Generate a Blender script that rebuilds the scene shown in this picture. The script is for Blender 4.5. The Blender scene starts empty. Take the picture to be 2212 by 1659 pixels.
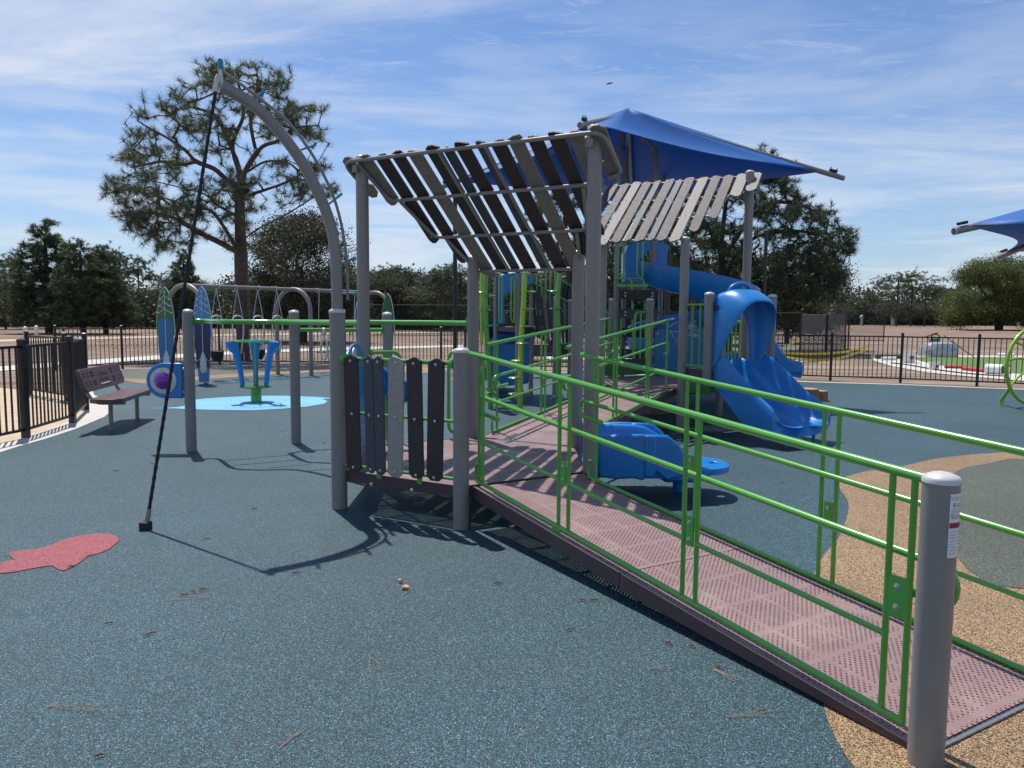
import bpy, bmesh, math, random
import numpy as np
from mathutils import Vector, Matrix, Quaternion
R = math.radians
SC = bpy.context.scene
COL = SC.collection

# ------------------------------------------------------------------ camera
FPX = 1663.3; CAM_H = 1.695; TILT = math.atan(276/3080); ROLL = R(0.40)
CXP, CYP = 1106.0, 829.5          # survey sheet of the photo is 2212 x 1659
cf = Vector((0, math.cos(TILT), -math.sin(TILT)))
r0 = Vector((1, 0, 0)); u0 = Vector((0, math.sin(TILT), math.cos(TILT)))
cr = math.cos(ROLL)*r0 + math.sin(ROLL)*u0
cu = -math.sin(ROLL)*r0 + math.cos(ROLL)*u0
cam = bpy.data.cameras.new('camera'); camo = bpy.data.objects.new('camera', cam); COL.objects.link(camo)
camo.matrix_world = Matrix(((cr.x, cu.x, -cf.x, 0), (cr.y, cu.y, -cf.y, 0), (cr.z, cu.z, -cf.z, CAM_H), (0, 0, 0, 1)))
cam.sensor_width = 36; cam.lens = 36*FPX/2212; cam.clip_end = 3000; cam.clip_start = 0.05
SC.camera = camo

# ------------------------------------------------------------------ light
SUN_AZ, SUN_EL = 118.5, 66.5
sv = Vector((math.cos(R(SUN_AZ))*math.cos(R(SUN_EL)), math.sin(R(SUN_AZ))*math.cos(R(SUN_EL)), math.sin(R(SUN_EL))))
sl = bpy.data.lights.new('sun', 'SUN'); sl.energy = 4.8; sl.angle = R(0.5); sl.color = (1, .95, .88)
so = bpy.data.objects.new('sun', sl); COL.objects.link(so); so.rotation_euler = sv.to_track_quat('Z', 'Y').to_euler(); so.location = (0, 0, 30)
W = bpy.data.worlds.new('World'); SC.world = W; W.use_nodes = True
wn, wl = W.node_tree.nodes, W.node_tree.links
bg = wn['Background']; bg.inputs['Strength'].default_value = 0.092
sky = wn.new('ShaderNodeTexSky'); sky.sky_type = 'NISHITA'; sky.sun_disc = False
sky.sun_elevation = R(SUN_EL); sky.sun_rotation = R(90-SUN_AZ); sky.air_density = 1.0; sky.dust_density = 0.6; sky.ozone_density = 2.0
def wnode(t, **k):
    n = wn.new(t)
    for a, b in k.items(): setattr(n, a, b)
    return n
def wmath(op, a, b=None, c=None):
    n = wn.new('ShaderNodeMath'); n.operation = op
    for i, v in enumerate((a, b, c)):
        if v is None: continue
        if isinstance(v, (int, float)): n.inputs[i].default_value = v
        else: wl.new(v, n.inputs[i])
    return n.outputs[0]
tc = wn.new('ShaderNodeTexCoord'); sx = wn.new('ShaderNodeSeparateXYZ'); wl.new(tc.outputs['Generated'], sx.inputs[0])
zc = wmath('MAXIMUM', wmath('ADD', sx.outputs[2], 0.05), 0.02)
px = wmath('DIVIDE', sx.outputs[0], zc); pyy = wmath('DIVIDE', sx.outputs[1], zc)
cb = wn.new('ShaderNodeCombineXYZ'); wl.new(px, cb.inputs[0]); wl.new(pyy, cb.inputs[1])
def wcloud(sx_, sy_, rot, scale, detail, rough, lo, hi, dist=0.0, loc=(0, 0, 0)):
    mp = wn.new('ShaderNodeMapping'); wl.new(cb.outputs[0], mp.inputs[0]); mp.inputs['Rotation'].default_value = (0, 0, R(rot))
    mp.inputs['Scale'].default_value = (sx_, sy_, 1); mp.inputs['Location'].default_value = loc
    nz = wn.new('ShaderNodeTexNoise'); nz.inputs['Scale'].default_value = scale; nz.inputs['Detail'].default_value = detail
    nz.inputs['Roughness'].default_value = rough; nz.inputs['Distortion'].default_value = dist; wl.new(mp.outputs[0], nz.inputs['Vector'])
    mr = wn.new('ShaderNodeMapRange'); mr.interpolation_type = 'SMOOTHSTEP'
    mr.inputs['From Min'].default_value = lo; mr.inputs['From Max'].default_value = hi; wl.new(nz.outputs[0], mr.inputs['Value'])
    return mr.outputs[0]
c1 = wcloud(.42, .95, 22, .9, 11, .64, .38, .72, .9, (3.1, 1.7, 0))
c2 = wcloud(1.0, 2.6, 28, 2.0, 12, .74, .46, .86, 1.8, (7.3, 2.2, 0))
c3 = wcloud(.22, .6, -4, .8, 4, .5, .36, .60, .2, (1.0, 9.0, 0))
fac = wmath('MULTIPLY', wmath('MAXIMUM', c1, wmath('MULTIPLY', c2, .8)), wmath('ADD', wmath('MULTIPLY', c3, .78), .22))
# low bank of clouds along the horizon
mp = wn.new('ShaderNodeMapping'); wl.new(tc.outputs['Generated'], mp.inputs[0]); mp.inputs['Scale'].default_value = (2.6, 2.6, 15)
nz = wn.new('ShaderNodeTexNoise'); nz.inputs['Scale'].default_value = 2.2; nz.inputs['Detail'].default_value = 8; wl.new(mp.outputs[0], nz.inputs['Vector'])
mr = wn.new('ShaderNodeMapRange'); mr.interpolation_type = 'SMOOTHSTEP'; mr.inputs['From Min'].default_value = .42; mr.inputs['From Max'].default_value = .66; wl.new(nz.outputs[0], mr.inputs['Value'])
mh = wn.new('ShaderNodeMapRange'); mh.inputs['From Min'].default_value = .42; mh.inputs['From Max'].default_value = .02; wl.new(sx.outputs[2], mh.inputs['Value'])
low = wmath('MULTIPLY', mr.outputs[0], mh.outputs[0])
veil = wmath('MULTIPLY', wmath('POWER', mh.outputs[0], 1.5), .30)
fac = wmath('MINIMUM', wmath('ADD', wmath('MAXIMUM', fac, wmath('MULTIPLY', low, .75)), veil), 1.0)
mx = wn.new('ShaderNodeMix'); mx.data_type = 'RGBA'; wl.new(wmath('MULTIPLY', fac, .84), mx.inputs[0])
hs = wn.new('ShaderNodeMix'); hs.data_type = 'RGBA'; hs.blend_type = 'MULTIPLY'; hs.inputs[0].default_value = 1.0; wl.new(sky.outputs[0], hs.inputs[6]); hs.inputs[7].default_value = (.80, 1.02, 1.30, 1)
wl.new(hs.outputs[2], mx.inputs[6]); mx.inputs[7].default_value = (7.9, 8.5, 9.5, 1)
wl.new(mx.outputs[2], bg.inputs['Color'])
SC.view_settings.view_transform = 'Standard'; SC.view_settings.look = 'None'; SC.view_settings.gamma = 1.0; SC.view_settings.exposure = 0.05
SC.view_settings.use_curve_mapping = False
SC.render.engine = 'CYCLES'; SC.cycles.max_bounces = 8; SC.cycles.transparent_max_bounces = 24; SC.cycles.sample_clamp_indirect = 6

# ------------------------------------------------------------------ survey helpers (real positions measured off the photo)
def ray(x, y): return cf + cr*((x-CXP)/FPX) - cu*((y-CYP)/FPX)
def gp(x, y, z=0.0):
    d = ray(x, y); t = (z-CAM_H)/d.z; return Vector((d.x*t, d.y*t, z))
def at(x, y, Y):
    d = ray(x, y); t = Y/d.y; return Vector((d.x*t, Y, CAM_H+d.z*t))
def onv(x, y, P, Q):
    d = ray(x, y); e = Vector((Q[0]-P[0], Q[1]-P[1])).normalized(); n = Vector((-e.y, e.x))
    t = (P[0]*n.x+P[1]*n.y)/(d.x*n.x+d.y*n.y); return Vector((d.x*t, d.y*t, CAM_H+d.z*t))
def S(x, y): return (x/1.8517, y/1.8517)

# ------------------------------------------------------------------ materials
def lin(c): return tuple((v/12.92 if v <= .04045 else ((v+.055)/1.055)**2.4) for v in c)
MATS = {}
def mat(name, col, rough=.5, metal=0.0, var=.12, scale=6.0, bump=0.0, bscale=60.0, coat=0.0, spec=.5, dirt=0.0):
    m = bpy.data.materials.new(name); m.use_nodes = True; nt = m.node_tree; N, L = nt.nodes, nt.links
    b = N['Principled BSDF']; b.inputs['Roughness'].default_value = rough; b.inputs['Metallic'].default_value = metal
    b.inputs['Coat Weight'].default_value = coat; b.inputs['Coat Roughness'].default_value = .15; b.inputs['Specular IOR Level'].default_value = spec
    t = N.new('ShaderNodeTexCoord'); n = N.new('ShaderNodeTexNoise'); n.inputs['Scale'].default_value = scale; n.inputs['Detail'].default_value = 6
    n.inputs['Roughness'].default_value = .65
    L.new(t.outputs['Object'], n.inputs['Vector'])
    r = N.new('ShaderNodeMapRange'); r.inputs['From Min'].default_value = .3; r.inputs['From Max'].default_value = .7
    r.inputs['To Min'].default_value = 1-var; r.inputs['To Max'].default_value = 1+var; L.new(n.outputs[0], r.inputs['Value'])
    x = N.new('ShaderNodeMix'); x.data_type = 'RGBA'; x.blend_type = 'MULTIPLY'; x.inputs[0].default_value = 1
    x.inputs[6].default_value = (*col, 1); L.new(r.outputs[0], x.inputs[7])
    out = x.outputs[2]
    if dirt:
        n2 = N.new('ShaderNodeTexNoise'); n2.inputs['Scale'].default_value = 2.3; n2.inputs['Detail'].default_value = 9; n2.inputs['Roughness'].default_value = .75; L.new(t.outputs['Object'], n2.inputs['Vector'])
        r2 = N.new('ShaderNodeMapRange'); r2.inputs['From Min'].default_value = .52; r2.inputs['From Max'].default_value = .72; r2.inputs['To Max'].default_value = dirt; L.new(n2.outputs[0], r2.inputs['Value'])
        x2 = N.new('ShaderNodeMix'); x2.data_type = 'RGBA'; L.new(r2.outputs[0], x2.inputs[0]); L.new(out, x2.inputs[6]); x2.inputs[7].default_value = (.36, .31, .25, 1); out = x2.outputs[2]
    L.new(out, b.inputs['Base Color'])
    r3 = N.new('ShaderNodeMapRange'); r3.inputs['To Min'].default_value = rough*.85; r3.inputs['To Max'].default_value = min(1, rough*1.2); L.new(n.outputs[0], r3.inputs['Value']); L.new(r3.outputs[0], b.inputs['Roughness'])
    if bump:
        n3 = N.new('ShaderNodeTexNoise'); n3.inputs['Scale'].default_value = bscale; n3.inputs['Detail'].default_value = 3; L.new(t.outputs['Object'], n3.inputs['Vector'])
        bp = N.new('ShaderNodeBump'); bp.inputs['Strength'].default_value = bump; bp.inputs['Distance'].default_value = .01; L.new(n3.outputs[0], bp.inputs['Height']); L.new(bp.outputs[0], b.inputs['Normal'])
    MATS[name] = m; return m
grey = mat('grey powder coat', (.245, .228, .212), .40, 0.0, .05, 9, .06, 900, dirt=.10)
greyl = mat('light grey cap', (.60, .59, .57), .32, .1, .06, 12, .1, 60)
green = mat('green gloss paint', (.10, .38, .045), .22, 0, .06, 7, .03, 400, coat=.5, dirt=.05)
dgreen = mat('dark green panel', (.035, .15, .035), .35, 0, .08, 5)
lime = mat('lime paint', (.36, .58, .03), .3, 0, .06, 7, coat=.4)
blue = mat('blue moulded plastic', (.008, .20, .56), .33, 0, .08, 4, .10, 500, coat=.25, dirt=.03)
blue2 = mat('blue sheet panel', (.02, .17, .38), .4, 0, .06, 4)
blue3 = mat('light blue sheet', (.06, .26, .52), .35, 0, .06, 4)
navy = mat('navy sheet', (.012, .03, .10), .4, 0, .06, 4)
white = mat('white line inlay', (.62, .64, .66), .5, 0, .04)
teal = mat('teal foot pad', (.02, .30, .42), .4)
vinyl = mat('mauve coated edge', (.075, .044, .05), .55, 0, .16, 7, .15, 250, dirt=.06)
pbrown = mat('dark brown plank', (.036, .022, .024), .46, 0, .22, 22, .8, 110)
pslate = mat('slate plank', (.052, .064, .074), .46, 0, .20, 22, .8, 110)
ptaupe = mat('taupe plank', (.215, .192, .170), .48, 0, .14, 22, .8, 110)
pbeige = mat('pale taupe plank', (.34, .31, .27), .48, 0, .14, 22, .8, 110)
steel = mat('bolt steel', (.55, .55, .55), .3, .9, .1, 60)
black = mat('black fence paint', (.010, .012, .014), .38, 0, .2, 20)
rubberb = mat('black rubber', (.012, .013, .014), .6, 0, .2, 20)
sail = None
concrete = mat('concrete', (.54, .52, .47), .85, 0, .10, 5, .3, 80)
plum = mat('bench plastisol', (.115, .058, .062), .45, 0, .08, 12, .1, 300)
purple = mat('purple dome', (.17, .02, .33), .25, 0, .05, coat=.4)
paper = mat('white sticker', (.78, .78, .78), .35, 0, .02)
ink = mat('dark print', (.015, .015, .05), .5)
redp = mat('red print', (.42, .03, .03), .5)
bark = mat('pine bark', (.085, .060, .046), .9, 0, .45, 5, .8, 25)
barkd = mat('dark bark', (.055, .045, .036), .9, 0, .4, 4, .8, 25)
stump = mat('faux log', (.28, .17, .09), .8, 0, .45, 9, .8, 40)
redc = mat('red turf backing', (.45, .03, .04), .6)
whitep = mat('white plastic', (.75, .75, .74), .45, 0, .06)
wrap = mat('silver wrap', (.45, .46, .48), .25, .3, .3, 4, .8, 8)
tapey = mat('yellow tape', (.75, .60, .02), .5)
twigm = mat('dry catkin', (.16, .075, .045), .9, 0, .3, 40)
needle = mat('dry needle', (.42, .28, .15), .8, 0, .2, 40)
turfd = mat('turf roll', (.05, .09, .03), .9, 0, .3, 30)

def foliage(name, ca, cb_, trans=.25, scale=.9):
    m = bpy.data.materials.new(name); m.use_nodes = True; N, L = m.node_tree.nodes, m.node_tree.links
    b = N['Principled BSDF']; b.inputs['Roughness'].default_value = .55; b.inputs['Specular IOR Level'].default_value = .35
    g = N.new('ShaderNodeNewGeometry'); t = N.new('ShaderNodeTexCoord'); oi = N.new('ShaderNodeObjectInfo')
    n = N.new('ShaderNodeTexNoise'); n.inputs['Scale'].default_value = scale; n.inputs['Detail'].default_value = 4; L.new(t.outputs['Object'], n.inputs['Vector'])
    a = N.new('ShaderNodeMath'); a.operation = 'MULTIPLY_ADD'; L.new(g.outputs['Random Per Island'], a.inputs[0]); a.inputs[1].default_value = .28; L.new(n.outputs[0], a.inputs[2])
    a2 = N.new('ShaderNodeMath'); a2.operation = 'MULTIPLY_ADD'; L.new(oi.outputs['Random'], a2.inputs[0]); a2.inputs[1].default_value = .3; L.new(a.outputs[0], a2.inputs[2])
    r = N.new('ShaderNodeValToRGB'); r.color_ramp.elements[0].position = .38; r.color_ramp.elements[0].color = (*ca, 1); r.color_ramp.elements[1].position = 1.15 if False else 1.0; r.color_ramp.elements[1].color = (*cb_, 1)
    L.new(a2.outputs[0], r.inputs[0]); L.new(r.outputs[0], b.inputs['Base Color'])
    tr = N.new('ShaderNodeBsdfTranslucent'); L.new(r.outputs[0], tr.inputs['Color']); ms = N.new('ShaderNodeMixShader'); ms.inputs[0].default_value = trans
    L.new(b.outputs[0], ms.inputs[1]); L.new(tr.outputs[0], ms.inputs[2]); L.new(ms.outputs[0], N['Material Output'].inputs['Surface'])
    return m
f_pine = foliage('pine needles', (.045, .070, .040), (.13, .165, .085), .35)
f_dark = foliage('dark pine foliage', (.030, .052, .028), (.10, .135, .065), .3)
f_oak = foliage('oak foliage', (.022, .040, .012), (.12, .155, .042), .3)
f_brown = foliage('greybrown foliage', (.032, .035, .022), (.095, .10, .058), .25)
f_far = foliage('far wood foliage', (.024, .036, .020), (.080, .10, .050), .25)

def speckle(name, cols, scale=235, bump=.6):
    """poured rubber granules: voronoi cells with a random colour each"""
    m = bpy.data.materials.new(name); m.use_nodes = True; N, L = m.node_tree.nodes, m.node_tree.links
    b = N['Principled BSDF']; b.inputs['Roughness'].default_value = .5
    t = N.new('ShaderNodeTexCoord'); v = N.new('ShaderNodeTexVoronoi'); v.inputs['Scale'].default_value = scale; L.new(t.outputs['Object'], v.inputs['Vector'])
    s = N.new('ShaderNodeSeparateColor'); L.new(v.outputs['Color'], s.inputs[0])
    r = N.new('ShaderNodeValToRGB'); r.color_ramp.interpolation = 'CONSTANT'
    e = r.color_ramp.elements; p = 0
    for i, (w, c) in enumerate(cols):
        if i < 2: e[i].position = p; e[i].color = (*c, 1)
        else:
            q = e.new(p); q.color = (*c, 1)
        p += w
    L.new(s.outputs[0], r.inputs[0])
    n = N.new('ShaderNodeTexNoise'); n.inputs['Scale'].default_value = .6; n.inputs['Detail'].default_value = 7; n.inputs['Roughness'].default_value = .7; L.new(t.outputs['Object'], n.inputs['Vector'])
    mr_ = N.new('ShaderNodeMapRange'); mr_.inputs['From Min'].default_value = .3; mr_.inputs['From Max'].default_value = .7; mr_.inputs['To Min'].default_value = .82; mr_.inputs['To Max'].default_value = 1.2; L.new(n.outputs[0], mr_.inputs['Value'])
    x = N.new('ShaderNodeMix'); x.data_type = 'RGBA'; x.blend_type = 'MULTIPLY'; x.inputs[0].default_value = 1; L.new(r.outputs[0], x.inputs[6]); L.new(mr_.outputs[0], x.inputs[7])
    n5 = N.new('ShaderNodeTexNoise'); n5.inputs['Scale'].default_value = .22; n5.inputs['Detail'].default_value = 8; n5.inputs['Roughness'].default_value = .6; n5.inputs['Distortion'].default_value = 1.2; L.new(t.outputs['Object'], n5.inputs['Vector'])
    m5 = N.new('ShaderNodeMapRange'); m5.inputs['From Min'].default_value = .5; m5.inputs['From Max'].default_value = .75; m5.inputs['To Max'].default_value = .06; L.new(n5.outputs[0], m5.inputs['Value'])
    x5 = N.new('ShaderNodeMix'); x5.data_type = 'RGBA'; L.new(m5.outputs[0], x5.inputs[0]); L.new(x.outputs[2], x5.inputs[6]); x5.inputs[7].default_value = (.30, .27, .23, 1)
    L.new(x5.outputs[2], b.inputs['Base Color'])
    rr = N.new('ShaderNodeMapRange'); rr.inputs['To Min'].default_value = .38; rr.inputs['To Max'].default_value = .75; L.new(s.outputs[1], rr.inputs['Value']); L.new(rr.outputs[0], b.inputs['Roughness'])
    bp = N.new('ShaderNodeBump'); bp.inputs['Strength'].default_value = bump; bp.inputs['Distance'].default_value = .004; L.new(v.outputs['Distance'], bp.inputs['Height']); bp.invert = True
    L.new(bp.outputs[0], b.inputs['Normal'])
    return m
rub_blue = speckle('blue rubber granules', [(.39, (.005, .013, .020)), (.28, (.014, .048, .068)), (.20, (.030, .104, .130)), (.10, (.062, .180, .205)), (.03, (.20, .34, .38))])
rub_tan = speckle('tan rubber granules', [(.36, (.015, .015, .018)), (.26, (.26, .155, .07)), (.28, (.44, .27, .12)), (.10, (.58, .40, .21))])
rub_olive = speckle('olive rubber granules', [(.4, (.018, .022, .018)), (.3, (.07, .085, .055)), (.22, (.13, .15, .10)), (.08, (.26, .27, .2))])
rub_red = speckle('red rubber granules', [(.28, (.07, .010, .016)), (.45, (.30, .05, .065)), (.27, (.46, .11, .12))])
rub_sky = speckle('light blue rubber granules', [(.2, (.06, .22, .40)), (.5, (.16, .48, .80)), (.3, (.25, .60, .90))])

def perforated(name, col):
    m = bpy.data.materials.new(name); m.use_nodes = True; N, L = m.node_tree.nodes, m.node_tree.links
    b = N['Principled BSDF']; b.inputs['Roughness'].default_value = .5
    uv = N.new('ShaderNodeUVMap'); s = N.new('ShaderNodeSeparateXYZ'); L.new(uv.outputs[0], s.inputs[0])
    def mm(op, a, b_=None, c=None):
        n = N.new('ShaderNodeMath'); n.operation = op
        for i, v in enumerate((a, b_, c)):
            if v is None: continue
            if isinstance(v, (int, float)): n.inputs[i].default_value = v
            else: L.new(v, n.inputs[i])
        return n.outputs[0]
    u = mm('DIVIDE', s.outputs[0], .030); v = mm('DIVIDE', s.outputs[1], .0185)
    row = mm('FLOOR', v); off = mm('MULTIPLY', mm('MODULO', row, 2), .5)
    fu = mm('ABSOLUTE', mm('SUBTRACT', mm('FRACT', mm('ADD', u, off)), .5)); fv = mm('ABSOLUTE', mm('SUBTRACT', mm('FRACT', v), .5))
    hole = mm('LESS_THAN', mm('ADD', mm('POWER', mm('DIVIDE', fu, .21), 2), mm('POWER', mm('DIVIDE', fv, .26), 2)), 1.0)
    bu = mm('FRACT', mm('DIVIDE', s.outputs[0], .305)); bv = mm('FRACT', mm('DIVIDE', s.outputs[1], .262))
    mask = mm('MULTIPLY', mm('GREATER_THAN', mm('SUBTRACT', .5, mm('ABSOLUTE', mm('SUBTRACT', bu, .5))), .055), mm('GREATER_THAN', mm('SUBTRACT', .5, mm('ABSOLUTE', mm('SUBTRACT', bv, .5))), .05))
    hole = mm('MULTIPLY', hole, mask)
    t = N.new('ShaderNodeTexCoord'); n = N.new('ShaderNodeTexNoise'); n.inputs['Scale'].default_value = 2.5; n.inputs['Detail'].default_value = 9; n.inputs['Roughness'].default_value = .7; L.new(t.outputs['Object'], n.inputs['Vector'])
    mr_ = N.new('ShaderNodeMapRange'); mr_.inputs['From Min'].default_value = .5; mr_.inputs['From Max'].default_value = .8; L.new(n.outputs[0], mr_.inputs['Value'])
    x = N.new('ShaderNodeMix'); x.data_type = 'RGBA'; L.new(mr_.outputs[0], x.inputs[0]); x.inputs[6].default_value = (*col, 1); x.inputs[7].default_value = (col[0]*1.6, col[1]*1.75, col[2]*1.6, 1)
    L.new(x.outputs[2], b.inputs['Base Color'])
    tr = N.new('ShaderNodeBsdfTransparent'); ms = N.new('ShaderNodeMixShader'); L.new(hole, ms.inputs[0]); L.new(b.outputs[0], ms.inputs[1]); L.new(tr.outputs[0], ms.inputs[2])
    L.new(ms.outputs[0], N['Material Output'].inputs['Surface']); return m
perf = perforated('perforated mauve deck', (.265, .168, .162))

def mesh_fabric(name, col, a, b_, w, diag=True, frac=.0):
    """woven or chain-link fabric: thin wires with open gaps"""
    m = bpy.data.materials.new(name); m.use_nodes = True; N, L = m.node_tree.nodes, m.node_tree.links
    b = N['Principled BSDF']; b.inputs['Roughness'].default_value = .5; b.inputs['Base Color'].default_value = (*col, 1)
    uv = N.new('ShaderNodeUVMap'); s = N.new('ShaderNodeSeparateXYZ'); L.new(uv.outputs[0], s.inputs[0])
    def mm(op, *v):
        n = N.new('ShaderNodeMath'); n.operation = op
        for i, q in enumerate(v):
            if isinstance(q, (int, float)): n.inputs[i].default_value = q
            else: L.new(q, n.inputs[i])
        return n.outputs[0]
    U, V = (mm('ADD', s.outputs[0], s.outputs[1]), mm('SUBTRACT', s.outputs[0], s.outputs[1])) if diag else (s.outputs[0], s.outputs[1])
    wu = mm('LESS_THAN', mm('FRACT', mm('DIVIDE', U, a)), w); wv = mm('LESS_THAN', mm('FRACT', mm('DIVIDE', V, b_)), w if frac == 0 else frac)
    wire = mm('MAXIMUM', wu, wv)
    tr = N.new('ShaderNodeBsdfTransparent'); ms = N.new('ShaderNodeMixShader'); L.new(wire, ms.inputs[0]); L.new(tr.outputs[0], ms.inputs[1]); L.new(b.outputs[0], ms.inputs[2])
    L.new(ms.outputs[0], N['Material Output'].inputs['Surface']); return m
chain = mesh_fabric('chain link wire', (.015, .016, .018), .07, .07, .13)
screen = mesh_fabric('torn wind screen', (.02, .022, .024), .30, .075, .12, False, .62)

def sailmat():
    m = bpy.data.materials.new('shade cloth'); m.use_nodes = True; N, L = m.node_tree.nodes, m.node_tree.links
    b = N['Principled BSDF']; b.inputs['Roughness'].default_value = .6; b.inputs['Base Color'].default_value = (.016, .135, .44, 1)
    tr = N.new('ShaderNodeBsdfTranslucent'); tr.inputs['Color'].default_value = (.012, .22, .62, 1); ms = N.new('ShaderNodeMixShader'); ms.inputs[0].default_value = .22
    L.new(b.outputs[0], ms.inputs[1]); L.new(tr.outputs[0], ms.inputs[2]); L.new(ms.outputs[0], N['Material Output'].inputs['Surface'])
    t = N.new('ShaderNodeTexCoord'); n = N.new('ShaderNodeTexWave'); n.inputs['Scale'].default_value = 8; n.inputs['Distortion'].default_value = 3; L.new(t.outputs['Object'], n.inputs['Vector'])
    bp = N.new('ShaderNodeBump'); bp.inputs['Strength'].default_value = .15; L.new(n.outputs[0], bp.inputs['Height']); L.new(bp.outputs[0], b.inputs['Normal'])
    return m
sail = sailmat()

# ------------------------------------------------------------------ mesh builder
class MB:
    def __init__(s): s.v = []; s.f = []; s.uv = None
    def add(s, vs, fs):
        o = len(s.v); s.v += [tuple(p) for p in vs]; s.f += [tuple(i+o for i in q) for q in fs]; return s
    def box(s, c, size, ax=None, ay=None, az=None):
        ax = Vector(ax or (1, 0, 0)).normalized(); ay = Vector(ay or (0, 1, 0)).normalized(); az = Vector(az or ax.cross(ay)).normalized(); c = Vector(c)
        vs = [c+ax*(i*size[0]/2)+ay*(j*size[1]/2)+az*(k*size[2]/2) for i in (-1, 1) for j in (-1, 1) for k in (-1, 1)]
        return s.add(vs, [(0, 1, 3, 2), (4, 6, 7, 5), (0, 4, 5, 1), (2, 3, 7, 6), (0, 2, 6, 4), (1, 5, 7, 3)])
    def tube(s, pts, r, n=12, cap=True, closed=False):
        P = [Vector(p) for p in pts]; rs = r if isinstance(r, (list, tuple)) else [r]*len(P); k = len(P); up = None; rings = []
        for i in range(k):
            a = P[(i-1) % k] if (i > 0 or closed) else P[i]; b = P[(i+1) % k] if (i < k-1 or closed) else P[i]
            t = (b-a).normalized()
            if up is None: up = Vector((0, 0, 1)) if abs(t.z) < .9 else Vector((0, 1, 0))
            x = t.cross(up).normalized(); up = x.cross(t).normalized()
            # widen at bends so the tube keeps its gauge
            rings.append([P[i]+(x*math.cos(2*math.pi*j/n)+up*math.sin(2*math.pi*j/n))*rs[i] for j in range(n)])
        vs = [p for g in rings for p in g]; fs = []
        for i in range(k if closed else k-1):
            for j in range(n):
                a = i*n+j; b = i*n+(j+1) % n; c = ((i+1) % k)*n+(j+1) % n; d = ((i+1) % k)*n+j; fs.append((a, b, c, d))
        if cap and not closed: fs.append(tuple(range(n-1, -1, -1))); fs.append(tuple((k-1)*n+j for j in range(n)))
        return s.add(vs, fs)
    def lathe(s, c, prof, n=24, axis=(0, 0, 1)):
        az = Vector(axis).normalized(); ax = az.orthogonal().normalized(); ay = az.cross(ax); c = Vector(c); vs = []; fs = []
        for r, z in prof:
            vs += [c+az*z+(ax*math.cos(2*math.pi*j/n)+ay*math.sin(2*math.pi*j/n))*r for j in range(n)]
        for i in range(len(prof)-1):
            for j in range(n): fs.append((i*n+j, i*n+(j+1) % n, (i+1)*n+(j+1) % n, (i+1)*n+j))
        fs.append(tuple(range(n-1, -1, -1))); fs.append(tuple((len(prof)-1)*n+j for j in range(n)))
        return s.add(vs, fs)
    def prism(s, poly, o, ax, ay, th):
        """poly in (a,b) metres in the frame o+ax*a+ay*b, thickness th along ax x ay (centred)"""
        o = Vector(o); ax = Vector(ax).normalized(); ay = Vector(ay).normalized(); n = ax.cross(ay).normalized()*(th/2); k = len(poly)
        vs = [o+ax*a+ay*b-n for a, b in poly]+[o+ax*a+ay*b+n for a, b in poly]
        return s.add(vs, [tuple(range(k-1, -1, -1)), tuple(range(k, 2*k))]+[(i, (i+1) % k, (i+1) % k+k, i+k) for i in range(k)])
    def sheet(s, poly, z):
        return s.add([(p[0], p[1], z) for p in poly], [tuple(range(len(poly)))])
    def grid(s, rows):
        k = len(rows[0]); vs = [p for r_ in rows for p in r_]; fs = [(i*k+j, i*k+j+1, (i+1)*k+j+1, (i+1)*k+j) for i in range(len(rows)-1) for j in range(k-1)]
        return s.add(vs, fs)
    def build(s, name, m, parent=None, smooth=True, bevel=0.0, **props):
        org = Vector((0, 0, 0)); p = parent
        while p is not None: org += p.location; p = p.parent
        me = bpy.data.meshes.new(name); me.from_pydata([tuple(Vector(v)-org) for v in s.v], [], s.f); me.validate()
        bm = bmesh.new(); bm.from_mesh(me); bmesh.ops.recalc_face_normals(bm, faces=bm.faces); bm.to_mesh(me); bm.free()
        if smooth:
            me.shade_smooth(); me.set_sharp_from_angle(angle=R(38))
        me.materials.append(m); o = bpy.data.objects.new(name, me); COL.objects.link(o)
        if parent: o.parent = parent
        if bevel:
            b = o.modifiers.new('bevel', 'BEVEL'); b.width = bevel; b.segments = 2; b.limit_method = 'ANGLE'; b.angle_limit = R(40)
        for k_, v_ in props.items(): o[k_] = v_
        return o
def emp(name, loc=(0, 0, 0), parent=None, **props):
    o = bpy.data.objects.new(name, None); COL.objects.link(o); o.empty_display_size = .1
    if parent:
        org = Vector((0, 0, 0)); p = parent
        while p is not None: org += p.location; p = p.parent
        o.parent = parent; o.location = Vector(loc)-org
    else: o.location = loc
    for k, v in props.items(): o[k] = v
    return o
def tree_copy(o, parent=None):
    c = o.copy(); COL.objects.link(c); c.parent = parent
    for ch in list(o.children): tree_copy(ch, c)
    return c
def bez(pts, n=8):
    """smooth Catmull-Rom curve through points"""
    P = [Vector((p[0], p[1], p[2] if len(p) > 2 else 0.0)) for p in pts]; P = [P[0]*2-P[1]]+P+[P[-1]*2-P[-2]]; out = []
    for i in range(1, len(P)-2):
        for k in range(n):
            t = k/n; a, b, c, d = P[i-1:i+3]
            out.append(.5*((2*b)+(c-a)*t+(2*a-5*b+4*c-d)*t*t+(3*b-a-3*c+d)*t**3))
    out.append(P[-2]); return out
def fillet(pts, r, n=5):
    P = [Vector(p) for p in pts]; out = [P[0]]
    for i in range(1, len(P)-1):
        a = (P[i-1]-P[i]); b = (P[i+1]-P[i]); k = min(r, a.length*.49, b.length*.49); A = P[i]+a.normalized()*k; B = P[i]+b.normalized()*k
        for j in range(n+1):
            t = j/n; out.append(A*(1-t)**2+P[i]*2*t*(1-t)+B*t*t)
    out.append(P[-1]); return out
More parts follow.
